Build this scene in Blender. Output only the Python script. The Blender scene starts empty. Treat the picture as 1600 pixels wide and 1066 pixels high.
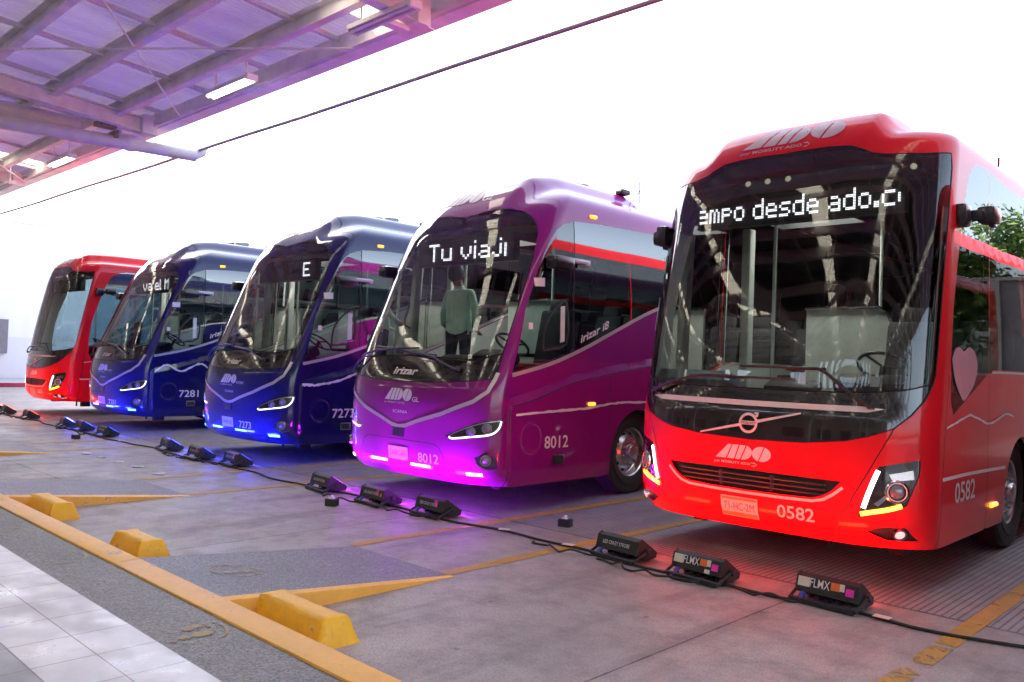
import bpy, bmesh, math, random
import numpy as np
from mathutils import Vector, Matrix, Euler
from mathutils.geometry import delaunay_2d_cdt

random.seed(7)
scene = bpy.context.scene
COL = scene.collection
R = math.radians

# ------------------------------------------------------------------ camera
cam_d = bpy.data.cameras.new("camera")
cam = bpy.data.objects.new("camera", cam_d)
COL.objects.link(cam)
cx_ = np.array([0.7204665, 0.00910627, -0.69342996])     # world X in camera (right, down, forward)
cy_ = np.array([0.69258109, 0.04172175, 0.72013244])
cz_ = np.array([0.03548883, -0.99908777, 0.0237523])
right = Vector((cx_[0], cy_[0], cz_[0])).normalized()
down = Vector((cx_[1], cy_[1], cz_[1]))
fwd = Vector((cx_[2], cy_[2], cz_[2])).normalized()
up = right.cross(fwd).normalized()
M = Matrix((right, up, -fwd)).transposed().to_4x4()
M.translation = (0, 0, 1.7)
cam.matrix_world = M
cam_d.sensor_width = 36
cam_d.lens = 1294.5 / 1600 * 36
cam_d.clip_start = 0.05
cam_d.clip_end = 600
scene.camera = cam

# ------------------------------------------------------------------ sky, sun, exposure
SUN = Vector((-0.70, -0.20, 0.68)).normalized()
w = bpy.data.worlds.new("World")
scene.world = w
w.use_nodes = True
nt = w.node_tree
nt.nodes.clear()
sky = nt.nodes.new("ShaderNodeTexSky")
sky.sky_type = 'NISHITA'
sky.sun_disc = False
sky.sun_elevation = math.asin(SUN.z)
sky.sun_rotation = math.atan2(SUN.x, SUN.y)
sky.air_density = 1.0
sky.dust_density = 3.0
hsv = nt.nodes.new("ShaderNodeHueSaturation")
hsv.inputs["Saturation"].default_value = 0.7
bg = nt.nodes.new("ShaderNodeBackground")
bg.inputs["Strength"].default_value = 0.15
wo = nt.nodes.new("ShaderNodeOutputWorld")
nt.links.new(sky.outputs[0], hsv.inputs["Color"])
nt.links.new(hsv.outputs[0], bg.inputs["Color"])
nt.links.new(bg.outputs[0], wo.inputs["Surface"])

sd = bpy.data.lights.new("sun", 'SUN')
sd.energy = 2.6
sd.angle = R(1.0)
sd.color = (1.0, 0.94, 0.85)
so = bpy.data.objects.new("sun", sd)
COL.objects.link(so)
so.rotation_euler = SUN.to_track_quat('Z', 'Y').to_euler()
so.location = (-20, -5, 30)

scene.view_settings.view_transform = 'Standard'
scene.view_settings.look = 'None'
scene.view_settings.gamma = 1
scene.view_settings.exposure = 2.65
scene.cycles.max_bounces = 8
scene.cycles.transparent_max_bounces = 24
scene.cycles.caustics_reflective = False
scene.cycles.caustics_refractive = False
scene.cycles.sample_clamp_indirect = 6

# ------------------------------------------------------------------ materials
MATS = {}
def new_mat(name):
    m = bpy.data.materials.new(name)
    m.use_nodes = True
    n = m.node_tree
    b = n.nodes.get("Principled BSDF")
    return m, n, b

def mat(name, col, rough=0.5, metal=0.0, coat=0.0, spec=0.5, var=0.12, scale=6.0, bump=0.0, emit=None, estr=0.0, bscale=60, rvar=0.0):
    if name in MATS:
        return MATS[name]
    m, n, b = new_mat(name)
    b.inputs["Roughness"].default_value = rough
    b.inputs["Metallic"].default_value = metal
    b.inputs["Specular IOR Level"].default_value = spec
    if coat:
        b.inputs["Coat Weight"].default_value = coat
        b.inputs["Coat Roughness"].default_value = 0.02
        b.inputs["Coat IOR"].default_value = 1.5
    tc = n.nodes.new("ShaderNodeTexCoord")
    nz = n.nodes.new("ShaderNodeTexNoise")
    nz.inputs["Scale"].default_value = scale
    nz.inputs["Detail"].default_value = 5
    n.links.new(tc.outputs["Object"], nz.inputs["Vector"])
    rp = n.nodes.new("ShaderNodeMapRange")
    rp.inputs["From Min"].default_value = 0.25
    rp.inputs["From Max"].default_value = 0.75
    rp.inputs["To Min"].default_value = 1 - var
    rp.inputs["To Max"].default_value = 1 + var
    n.links.new(nz.outputs["Fac"], rp.inputs["Value"])
    mx = n.nodes.new("ShaderNodeVectorMath")
    mx.operation = 'SCALE'
    mx.inputs[0].default_value = col[:3]
    n.links.new(rp.outputs[0], mx.inputs["Scale"])
    n.links.new(mx.outputs[0], b.inputs["Base Color"])
    if rvar:
        r2 = n.nodes.new("ShaderNodeMapRange")
        r2.inputs["From Min"].default_value = 0.3
        r2.inputs["From Max"].default_value = 0.7
        r2.inputs["To Min"].default_value = max(0, rough - rvar)
        r2.inputs["To Max"].default_value = min(1, rough + rvar)
        n.links.new(nz.outputs["Fac"], r2.inputs["Value"])
        n.links.new(r2.outputs[0], b.inputs["Roughness"])
    if bump:
        n2 = n.nodes.new("ShaderNodeTexNoise")
        n2.inputs["Scale"].default_value = bscale
        n2.inputs["Detail"].default_value = 4
        n.links.new(tc.outputs["Object"], n2.inputs["Vector"])
        bp = n.nodes.new("ShaderNodeBump")
        bp.inputs["Strength"].default_value = bump
        bp.inputs["Distance"].default_value = 0.01
        n.links.new(n2.outputs["Fac"], bp.inputs["Height"])
        n.links.new(bp.outputs[0], b.inputs["Normal"])
    if emit:
        b.inputs["Emission Color"].default_value = (*emit, 1)
        b.inputs["Emission Strength"].default_value = estr
    MATS[name] = m
    return m

def glass_mat(name, tint, ior=1.5, wave=0.0, wscale=1.0, rough=0.0, stretch=(1, 1, 1)):
    m, n, b = new_mat(name)
    n.nodes.remove(b)
    out = [x for x in n.nodes if x.type == 'OUTPUT_MATERIAL'][0]
    tr = n.nodes.new("ShaderNodeBsdfTransparent")
    tr.inputs["Color"].default_value = (*tint, 1)
    gl = n.nodes.new("ShaderNodeBsdfGlossy")
    gl.inputs["Roughness"].default_value = rough
    fr = n.nodes.new("ShaderNodeFresnel")
    fr.inputs["IOR"].default_value = ior
    mx = n.nodes.new("ShaderNodeMixShader")
    n.links.new(fr.outputs[0], mx.inputs[0])
    n.links.new(tr.outputs[0], mx.inputs[1])
    n.links.new(gl.outputs[0], mx.inputs[2])
    n.links.new(mx.outputs[0], out.inputs["Surface"])
    if wave:
        tc = n.nodes.new("ShaderNodeTexCoord")
        mp = n.nodes.new("ShaderNodeMapping")
        mp.inputs["Scale"].default_value = stretch
        nz = n.nodes.new("ShaderNodeTexNoise")
        nz.inputs["Scale"].default_value = wscale
        nz.inputs["Detail"].default_value = 0.6
        bp = n.nodes.new("ShaderNodeBump")
        bp.inputs["Strength"].default_value = 1.0
        bp.inputs["Distance"].default_value = wave
        n.links.new(tc.outputs["Object"], mp.inputs["Vector"])
        n.links.new(mp.outputs[0], nz.inputs["Vector"])
        n.links.new(nz.outputs["Fac"], bp.inputs["Height"])
        n.links.new(bp.outputs[0], gl.inputs["Normal"])
        n.links.new(bp.outputs[0], fr.inputs["Normal"])
    MATS[name] = m
    return m

def paint(name, col, coat=0.85):
    return mat(name, col, rough=0.35, coat=coat, var=0.03, scale=2.0, spec=0.12)

RED = paint("red_paint", (0.66, 0.010, 0.020), 0.45)
PURPLE = paint("purple_paint", (0.225, 0.005, 0.180))
NAVY = paint("navy_paint", (0.006, 0.006, 0.070))
WS = glass_mat("windscreen_glass", (0.90, 0.96, 0.92), ior=1.72, wave=0.010, wscale=1.1)
SIDEG = glass_mat("tinted_side_glass", (0.30, 0.42, 0.46), ior=2.5, wave=0.004, wscale=0.8)
DOORG = glass_mat("door_glass", (0.45, 0.58, 0.58), ior=2.1, wave=0.004, wscale=0.8)
LENS = glass_mat("lamp_lens", (0.92, 0.93, 0.95), ior=1.5)
BLACKGLOSS = mat("black_gloss", (0.012, 0.012, 0.014), rough=0.12, coat=1.0, var=0.1)
SEAM = mat("panel_gap", (0.008, 0.006, 0.008), rough=0.8)
RUBBER = mat("black_rubber", (0.018, 0.018, 0.019), rough=0.7, var=0.3, bump=0.2)
PLASTIC = mat("black_plastic", (0.022, 0.021, 0.023), rough=0.45, var=0.2, bump=0.1, bscale=200)
HOUSING = mat("black_powder_coat", (0.018, 0.018, 0.02), rough=0.5, var=0.3, bump=0.15, bscale=150)
SILVER = mat("satin_silver", (0.66, 0.62, 0.64), rough=0.3, metal=0.55, var=0.05)
CHROME = mat("chrome", (0.75, 0.74, 0.76), rough=0.12, metal=1.0, var=0.05)
ALLOY = mat("polished_alloy", (0.55, 0.53, 0.53), rough=0.28, metal=1.0, var=0.15, scale=14)
WHITEP = mat("white_paint", (0.8, 0.78, 0.8), rough=0.45, var=0.04)
WHITEV = mat("white_vinyl", (0.75, 0.72, 0.75), rough=0.3, var=0.03)
BEIGEV = mat("cream_vinyl", (0.78, 0.71, 0.70), rough=0.3, var=0.03)
LINING = mat("interior_lining", (0.62, 0.66, 0.63), rough=0.8, var=0.15)
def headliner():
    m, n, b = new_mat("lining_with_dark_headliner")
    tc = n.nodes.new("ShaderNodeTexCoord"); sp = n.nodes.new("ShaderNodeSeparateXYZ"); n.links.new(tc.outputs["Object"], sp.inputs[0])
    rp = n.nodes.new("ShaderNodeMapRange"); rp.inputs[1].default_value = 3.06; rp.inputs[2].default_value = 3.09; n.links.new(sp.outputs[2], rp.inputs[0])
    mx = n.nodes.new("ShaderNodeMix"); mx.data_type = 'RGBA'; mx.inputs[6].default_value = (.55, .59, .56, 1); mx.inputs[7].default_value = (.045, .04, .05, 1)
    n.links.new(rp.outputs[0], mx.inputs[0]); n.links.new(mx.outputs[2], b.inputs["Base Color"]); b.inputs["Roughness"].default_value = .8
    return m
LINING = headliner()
GREYT = mat("interior_grey", (0.62, 0.68, 0.62), rough=0.6, var=0.12)
SEATM = mat("seat_leather", (0.045, 0.043, 0.050), rough=0.5, var=0.3, bump=0.3, bscale=90)
DARKIN = mat("dark_interior", (0.02, 0.02, 0.022), rough=0.6, var=0.3)
FLOORM = mat("bus_floor", (0.26, 0.24, 0.22), rough=0.6)
UNDER = mat("underbody", (0.012, 0.011, 0.012), rough=0.9, var=0.4, bump=0.4)
AMBER = mat("amber_lens", (0.8, 0.25, 0.03), rough=0.2, coat=0.6, emit=(1.0, 0.35, 0.03), estr=0.5)
AMBERL = mat("amber_led", (0.9, 0.5, 0.1), rough=0.3, emit=(1.0, 0.50, 0.03), estr=1.2)
HEADL = mat("headlamp_led", (.85, .85, .88), .3, emit=(.95, .95, 1), estr=.35)
WHITEL = mat("white_led", (0.9, 0.9, 0.9), rough=0.3, emit=(0.95, 0.93, 1.0), estr=1.2)
DOT = mat("display_dot", (0.8, 0.8, 0.85), rough=0.4, emit=(0.93, 0.92, 1.0), estr=.5)
DOTOFF = mat("display_dot_off", (0.10, 0.10, 0.12), rough=0.5)
CABINFILL = mat("cabin_fill_glow", (.9, .9, .88), .4, emit=(1, .97, .92), estr=2.2)
PLATEM = mat("plate_white", (0.62, 0.60, 0.62), rough=0.4, var=0.05)
PLATEO = mat("plate_orange_band", (0.75, 0.25, 0.06), rough=0.4)
INK = mat("dark_ink", (0.10, 0.03, 0.05), rough=0.5)
LAMPIN = mat("lamp_reflector", (0.6, 0.6, 0.64), rough=0.15, metal=1.0)
REDLENS = mat("fog_lens_glow", (0.8, 0.5, 0.5), rough=0.1, coat=1.0, emit=(1.0, 0.4, 0.4), estr=0.25)
CLEARLENS = mat("clear_lens", (0.20, 0.20, 0.23), rough=0.1, coat=1.0)
SPOTL = mat("ceiling_spot_glow", (0.6, 0.6, 0.5), rough=0.3, emit=(1, .95, .7), estr=.04)

# ------------------------------------------------------------------ scene helpers
def tag(o, label=None, cat=None, group=None, kind=None):
    if label: o["label"] = label
    if cat: o["category"] = cat
    if group: o["group"] = group
    if kind: o["kind"] = kind
    return o

def empty(name, loc=(0, 0, 0), rz=0.0):
    o = bpy.data.objects.new(name, None)
    o.empty_display_size = 0.3
    COL.objects.link(o)
    o.location = loc
    o.rotation_euler = (0, 0, rz)
    return o

def link(name, me, parent=None, loc=None, rot=None):
    o = bpy.data.objects.new(name, me)
    COL.objects.link(o)
    if parent: o.parent = parent
    if loc is not None: o.location = loc
    if rot is not None: o.rotation_euler = rot
    return o

class MB:
    """collects shapes and links them as ONE mesh object"""
    def __init__(s):
        s.v, s.f, s.m = [], [], []
        s.cur = 0
    def add(s, vs, fs, mi=None):
        o = len(s.v)
        s.v += [tuple(v) for v in vs]
        for f in fs:
            s.f.append(tuple(i + o for i in f))
            s.m.append(s.cur if mi is None else mi)
        return s
    def box(s, c, d, rot=None, mi=None, bev=0.0):
        x, y, z = d[0] / 2, d[1] / 2, d[2] / 2
        if bev <= 0:
            vs = [Vector(p) for p in ((-x, -y, -z), (x, -y, -z), (x, y, -z), (-x, y, -z), (-x, -y, z), (x, -y, z), (x, y, z), (-x, y, z))]
            fs = [(0, 3, 2, 1), (4, 5, 6, 7), (0, 1, 5, 4), (1, 2, 6, 5), (2, 3, 7, 6), (3, 0, 4, 7)]
        else:
            bm = bmesh.new()
            bmesh.ops.create_cube(bm, size=1)
            bmesh.ops.scale(bm, vec=d, verts=bm.verts)
            bmesh.ops.bevel(bm, geom=bm.edges[:], offset=bev, segments=2, affect='EDGES', profile=0.6)
            bm.verts.index_update()
            vs = [v.co.copy() for v in bm.verts]
            fs = [tuple(v.index for v in f.verts) for f in bm.faces]
            bm.free()
        if rot is not None:
            e = Euler(rot).to_matrix()
            vs = [e @ v for v in vs]
        return s.add([v + Vector(c) for v in vs], fs, mi)
    def tube(s, pts, r, n=8, mi=None, closed=False, caps=True):
        pts = [Vector(p) for p in pts]
        N = len(pts)
        rs = r if hasattr(r, '__len__') else [r] * N
        rings = []
        prev = None
        for i, p in enumerate(pts):
            if closed:
                t = (pts[(i + 1) % N] - pts[i - 1])
            else:
                t = (pts[min(i + 1, N - 1)] - pts[max(i - 1, 0)])
            t.normalize()
            if prev is None:
                a = Vector((0, 0, 1)) if abs(t.z) < 0.9 else Vector((1, 0, 0))
                u = t.cross(a).normalized()
            else:
                u = (prev - t * prev.dot(t)).normalized()
            prev = u
            v = t.cross(u)
            rings.append([p + (u * math.cos(k * 2 * math.pi / n) + v * math.sin(k * 2 * math.pi / n)) * rs[i] for k in range(n)])
        vs = [q for rg in rings for q in rg]
        fs = []
        for i in range(N if closed else N - 1):
            j = (i + 1) % N
            for k in range(n):
                k2 = (k + 1) % n
                fs.append((i * n + k, i * n + k2, j * n + k2, j * n + k))
        if caps and not closed:
            fs.append(tuple(range(n))[::-1])
            fs.append(tuple((N - 1) * n + k for k in range(n)))
        return s.add(vs, fs, mi)
    def lathe(s, prof, n=32, axis='x', c=(0, 0, 0), mi=None, close=False):
        """prof = [(along axis, radius)...]"""
        vs, fs = [], []
        for a, r in prof:
            for k in range(n):
                t = 2 * math.pi * k / n
                if axis == 'x': p = (a, r * math.cos(t), r * math.sin(t))
                elif axis == 'y': p = (r * math.cos(t), a, r * math.sin(t))
                else: p = (r * math.cos(t), r * math.sin(t), a)
                vs.append(Vector(p) + Vector(c))
        L = len(prof)
        for i in range(L - 1):
            for k in range(n):
                k2 = (k + 1) % n
                fs.append((i * n + k, i * n + k2, (i + 1) * n + k2, (i + 1) * n + k))
        return s.add(vs, fs, mi)
    def prism(s, poly, a0, a1, axis='x', mi=None):
        """extrude a 2D polygon along axis; polygon in the two other axes in order"""
        def P(a, p):
            if axis == 'x': return (a, p[0], p[1])
            if axis == 'y': return (p[0], a, p[1])
            return (p[0], p[1], a)
        n = len(poly)
        vs = [P(a0, p) for p in poly] + [P(a1, p) for p in poly]
        fs = [tuple(range(n)), tuple(range(2 * n - 1, n - 1, -1))]
        for i in range(n):
            j = (i + 1) % n
            fs.append((i, n + i, n + j, j))
        return s.add(vs, fs, mi)
    def mesh(s, name, mats, smooth=None, fix=True):
        me = bpy.data.meshes.new(name)
        me.from_pydata([tuple(v) for v in s.v], [], s.f)
        for m in (mats if isinstance(mats, (list, tuple)) else [mats]):
            me.materials.append(m)
        me.polygons.foreach_set("material_index", s.m)
        if fix:
            bm = bmesh.new()
            bm.from_mesh(me)
            bmesh.ops.recalc_face_normals(bm, faces=bm.faces)
            bm.to_mesh(me)
            bm.free()
        if smooth is not None:
            me.polygons.foreach_set("use_smooth", [True] * len(me.polygons))
            me.set_sharp_from_angle(angle=R(smooth))
        me.update()
        return me
    def build(s, name, mats, parent=None, loc=None, rot=None, smooth=None):
        return link(name, s.mesh(name, mats, smooth), parent, loc, rot)

def text_geo(body, size=1.0, bold=0.0, spacing=1.0, shear=0.0, align='LEFT'):
    cu = bpy.data.curves.new("lettering", 'FONT')
    cu.body = body
    cu.size = size
    cu.offset = bold
    cu.space_character = spacing
    cu.shear = shear
    cu.align_x = align
    cu.resolution_u = 3
    o = bpy.data.objects.new("lettering", cu)
    COL.objects.link(o)
    dg = bpy.context.evaluated_depsgraph_get()
    me = bpy.data.meshes.new_from_object(o.evaluated_get(dg))
    vs = np.array([v.co[:2] for v in me.vertices]) if len(me.vertices) else np.zeros((0, 2))
    fs = [tuple(p.vertices) for p in me.polygons]
    bpy.data.objects.remove(o)
    bpy.data.curves.remove(cu)
    bpy.data.meshes.remove(me)
    return vs, fs

def fit(vs, w=None, h=None, x=0, y=0):
    """scale 2D points to a width and/or height, lower left corner at x, y"""
    vs = vs.copy()
    lo, hi = vs.min(0), vs.max(0)
    vs -= lo
    sx = (w / (hi - lo)[0]) if w else None
    sy = (h / (hi - lo)[1]) if h else None
    if sx is None: sx = sy
    if sy is None: sy = sx
    return vs * [sx, sy] + [x, y]

def subdiv_poly(poly, step=0.07):
    out = []
    n = len(poly)
    for i in range(n):
        a, b = np.array(poly[i], float), np.array(poly[(i + 1) % n], float)
        k = max(1, int(math.ceil(np.linalg.norm(b - a) / step)))
        for t in range(k):
            out.append(tuple(a + (b - a) * t / k))
    return out

def ribbon(line, wd, closed=False):
    """a strip of width wd along a polyline, as one polygon (open lines)"""
    p = np.array(line, float)
    n = len(p)
    L, Rr = [], []
    for i in range(n):
        t = p[min(i + 1, n - 1)] - p[max(i - 1, 0)]
        t /= np.linalg.norm(t) + 1e-9
        nn = np.array([-t[1], t[0]])
        ww = wd[i] if hasattr(wd, '__len__') else wd
        L.append(tuple(p[i] + nn * ww / 2))
        Rr.append(tuple(p[i] - nn * ww / 2))
    return L + Rr[::-1]

def smooth_line(pts, n=6):
    """Catmull-Rom through points"""
    p = [np.array(q, float) for q in pts]
    p = [2 * p[0] - p[1]] + p + [2 * p[-1] - p[-2]]
    out = []
    for i in range(1, len(p) - 2):
        for k in range(n):
            t = k / n
            out.append(tuple(0.5 * ((2 * p[i]) + (-p[i - 1] + p[i + 1]) * t + (2 * p[i - 1] - 5 * p[i] + 4 * p[i + 1] - p[i + 2]) * t * t + (-p[i - 1] + 3 * p[i] - 3 * p[i + 1] + p[i + 2]) * t ** 3)))
    out.append(tuple(p[-2]))
    return out

def circle2(cx, cy, rx, ry=None, n=24):
    ry = ry or rx
    return [(cx + rx * math.cos(2 * math.pi * k / n), cy + ry * math.sin(2 * math.pi * k / n)) for k in range(n)]

# ------------------------------------------------------------------ coach body surface
class Shell:
    """outer skin of a coach: S runs round the plan from the middle of the front, T runs up the side and over the roof"""
    def __init__(s, hw, D, p, q, L, prof, hump, LB=2.6, crease=None, ring=None):
        s.hw, s.D, s.L, s.LB = hw, D, L, LB
        a = np.linspace(0, np.pi / 2, 4000)
        x = hw * np.sin(a) ** (2 / p)
        y = -D * np.cos(a) ** (2 / q)
        s.cs = np.concatenate([[0], np.cumsum(np.hypot(np.diff(x), np.diff(y)))])
        s.cx, s.cy, s.sF = x, y, s.cs[-1]
        s.pr = np.array(prof, float)
        s.dpr = np.gradient(s.pr[:, 1:], s.pr[:, 0], axis=0)
        s.hump, s.crease, s.ring = hump, crease, ring
        s.smax = s.sF + L
        s.t0, s.t1 = s.pr[0, 0], s.pr[-1, 0]
    def interp(s, tau):
        pr = s.pr
        t = np.clip(tau, pr[0, 0], pr[-1, 0])
        i = np.clip(np.searchsorted(pr[:, 0], t, side='right') - 1, 0, len(pr) - 2)
        h = (pr[i + 1, 0] - pr[i, 0])[..., None]
        u = ((t - pr[i, 0]))[..., None] / h
        a, b = pr[i, 1:], pr[i + 1, 1:]
        da, db = s.dpr[i] * h, s.dpr[i + 1] * h
        return a * (2 * u**3 - 3 * u**2 + 1) + da * (u**3 - 2 * u**2 + u) + b * (-2 * u**3 + 3 * u**2) + db * (u**3 - u**2)
    def P(s, S, tau):
        S, tau = np.broadcast_arrays(np.asarray(S, float), np.asarray(tau, float))
        sg = np.where(S < 0, -1., 1.)
        A = np.abs(S)
        x = np.interp(A, s.cs, s.cx)
        yf = np.interp(A, s.cs, s.cy)
        side = np.maximum(A - s.sF, 0)
        c = s.interp(tau)
        z, rk, k = c[..., 0], c[..., 1], np.maximum(c[..., 2], 0)
        B = 1 - np.clip(side / s.LB, 0, 1)
        B = B * B * (3 - 2 * B)
        X, Y = x * k, yf * k + side + rk * B
        h, w0, w1, t0, t1, y1 = s.hump
        g = np.clip((w1 - X) / (w1 - w0), 0, 1); g = g * g * (3 - 2 * g)
        a = np.clip((tau - t0) / (t1 - t0), 0, 1); a = a * a * (3 - 2 * a)
        r = np.clip((y1 - Y) / .25, 0, 1); r = r * r * (3 - 2 * r)
        if s.crease is not None:
            zc = np.interp(Y, s.crease[0], s.crease[1])
            f = np.clip((Y + .02) / .06, 0, 1)
            X = X + .028 * f * (1 - np.clip((z - zc) / .10, 0, 1))
        if s.ring is not None:
            d = np.hypot(Y - s.ring[0], z - s.ring[1]) / s.ring[2]
            X = X - .012 * np.clip(1 - np.abs(d - .9) / .1, 0, 1) * (side > 0)
        return np.stack([sg * X, Y, z + h * g * a * r], -1)
    def N(s, S, tau):
        e = .003
        tau = np.clip(tau, s.t0 + e, s.t1 - e)
        n = np.cross(s.P(np.add(S, e), tau) - s.P(np.subtract(S, e), tau), s.P(S, tau + e) - s.P(S, tau - e))
        l = np.linalg.norm(n, axis=-1, keepdims=True)
        up_ = np.zeros_like(n); up_[..., 2] = 1
        return np.where(l < 1e-9, up_, n / np.maximum(l, 1e-12))
    def side(s, y, tau, sign=1):
        """S of the point on the side at length y"""
        y, tau = np.broadcast_arrays(np.asarray(y, float), np.asarray(tau, float))
        lo, hi = np.full(y.shape, s.sF * .6), np.full(y.shape, s.smax)
        for _ in range(40):
            m = (lo + hi) / 2
            big = s.P(m, tau)[..., 1] > y
            hi = np.where(big, m, hi); lo = np.where(big, lo, m)
        return sign * (lo + hi) / 2
    def at(s, S, tau, off=0.0):
        return s.P(S, tau) + off * s.N(S, tau)

def skin_mesh(name, sh, vst, tris, mats, midx=None, off=0.0, flip=False, extra=None):
    """mesh over (S,T) triangles with normals taken from the surface itself"""
    tris = np.asarray(tris)
    use = np.unique(tris)
    remap = -np.ones(len(vst), int); remap[use] = np.arange(len(use))
    st = vst[use]
    co = sh.at(st[:, 0], st[:, 1], off)
    t = remap[tris]
    cen = st[t].mean(1, keepdims=True)
    cst = st[t] + (cen - st[t]) * 0.06
    nn = sh.N(cst[..., 0], cst[..., 1]).reshape(-1, 3)
    if flip:
        t = t[:, ::-1]
        nn = -nn.reshape(-1, 3, 3)[:, ::-1].reshape(-1, 3)
    faces = [tuple(x) for x in t.tolist()]
    mi = list(midx) if midx is not None else [0] * len(faces)
    co = co.tolist()
    if extra:
        ev, ef, em, en = extra
        o = len(co)
        co += ev
        for f in ef: faces.append(tuple(i + o for i in f))
        mi += em
        nn = np.concatenate([nn, np.array(en).reshape(-1, 3)])
    me = bpy.data.meshes.new(name)
    me.from_pydata(co, [], faces)
    for m in mats: me.materials.append(m)
    me.polygons.foreach_set("material_index", mi)
    me.polygons.foreach_set("use_smooth", [True] * len(faces))
    if len(me.loops) == len(nn):
        me.normals_split_custom_set([tuple(x) for x in nn])
    me.update()
    return me

def partition(sh, regions, sl, tl):
    """cut the flat (S,T) sheet along every outline; the last region listed wins"""
    pts = [(a, b) for a in sl for b in tl]
    faces = []
    for r in regions:
        poly = subdiv_poly(r['poly'], r.get('step', .08))
        if sum(poly[i - 1][0] * poly[i][1] - poly[i][0] * poly[i - 1][1] for i in range(len(poly))) < 0: poly.reverse()
        i0 = len(pts)
        pts += poly
        faces.append(list(range(i0, i0 + len(poly))))
    vo, _, fo, _, _, of = delaunay_2d_cdt([Vector(p) for p in pts], [], faces, 0, 1e-5, True)
    v = np.array([tuple(x) for x in vo])
    tri, reg = [], []
    for f, o in zip(fo, of):
        c = v[list(f)].mean(0)
        if sl[0] < c[0] < sl[-1] and tl[0] < c[1] < tl[-1]:
            tri.append(tuple(f)); reg.append(max(o) if len(o) else -1)
    return v, np.array(tri), np.array(reg)

def decal_mesh(name, sh, vs, fs, mats, off=0.004, side=None, midx=None, step=.12):
    """flat artwork laid on the skin: front art in (S,T), side art in (length, height)"""
    bm = bmesh.new()
    bv = [bm.verts.new((p[0], p[1], 0)) for p in vs]
    for k, f in enumerate(fs):
        try:
            q = bm.faces.new([bv[i] for i in f])
            q.material_index = midx[k] if midx else 0
        except ValueError:
            pass
    bmesh.ops.triangulate(bm, faces=bm.faces[:])
    for _ in range(5):
        le = [e for e in bm.edges if e.calc_length() > step]
        if not le: break
        bmesh.ops.subdivide_edges(bm, edges=le, cuts=1)
        bmesh.ops.triangulate(bm, faces=[f for f in bm.faces if len(f.verts) > 3])
    bmesh.ops.recalc_face_normals(bm, faces=bm.faces)
    for f in bm.faces:
        if f.normal.z < 0: f.normal_flip()
    bm.verts.index_update()
    v = np.array([tuple(x.co)[:2] for x in bm.verts])
    t = np.array([[x.index for x in f.verts] for f in bm.faces])
    mi = [f.material_index for f in bm.faces]
    bm.free()
    if side:
        v = np.stack([sh.side(v[:, 0], v[:, 1], side), v[:, 1]], 1)
        if side < 0: t = t[:, ::-1]
    return skin_mesh(name, sh, v, t, mats, mi, off)

def polys_geo(polys):
    vs, fs = [], []
    for p in polys:
        o = len(vs)
        vs += [tuple(q) for q in p]
        fs.append(tuple(range(o, o + len(p))))
    return np.array(vs, float), fs

def ribbon_geo(line, wd):
    r = ribbon(line, wd)
    n = len(r) // 2
    return np.array(r), [(i, i + 1, 2 * n - 2 - i, 2 * n - 1 - i) for i in range(n - 1)]

def operator_logo():
    """slanted striped wordmark as outlines in a box 3.3 wide and 1 high"""
    P_ = []
    P_.append([(0, 0), (.64, 0), (.97, 1), (.76, 1)])
    P_.append([(.72, 0), (1.14, 0), (1.40, 1), (1.05, 1)])
    P_.append([(1.22, 0), (1.50, 0), (1.82, 1), (1.47, 1)])
    d = [(1.58, 0), (1.90, 1)]
    for k in range(13):
        t = math.pi / 2 - math.pi * k / 12
        x = 1.74 + .46 * math.cos(t) + .05 * math.sin(t); y = .5 + .5 * math.sin(t)
        ln = 1.58 + .32 * y
        d.append((max(x, ln), y))
    P_.append(d)
    for sgn in (-1, 1):
        q = []
        for x, y in circle2(2.76, .5, .55, .52, 40):
            ln = 2.60 + .32 * y
            q.append((min(x, ln - .035) if sgn < 0 else max(x, ln + .035), y))
        P_.append(q)
    return P_

def logo_at(x, y, w_, h_):
    vs, fs = polys_geo(operator_logo())
    return fit(vs, w_, h_, x, y), fs

def word(body, x, y, w_=None, h_=None, bold=0.0, shear=0.0):
    vs, fs = text_geo(body, bold=bold, shear=shear)
    return fit(vs, w_, h_, x, y), fs

def join_geo(*gs):
    vs, fs, o = [], [], 0
    for v, f in gs:
        vs.append(np.asarray(v)); fs += [tuple(i + o for i in q) for q in f]; o += len(v)
    return np.concatenate(vs), fs

def chevron(x, y, h):
    return polys_geo([ribbon([(x, y + h), (x + .9 * h, y + h * .5), (x, y)], h * .14), ribbon([(x - .7 * h, y + h * .95), (x + .25 * h, y + h * .75)], h * .12), ribbon([(x - .5 * h, y + h * .1), (x + .2 * h, y + h * .3)], h * .12)])

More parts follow.
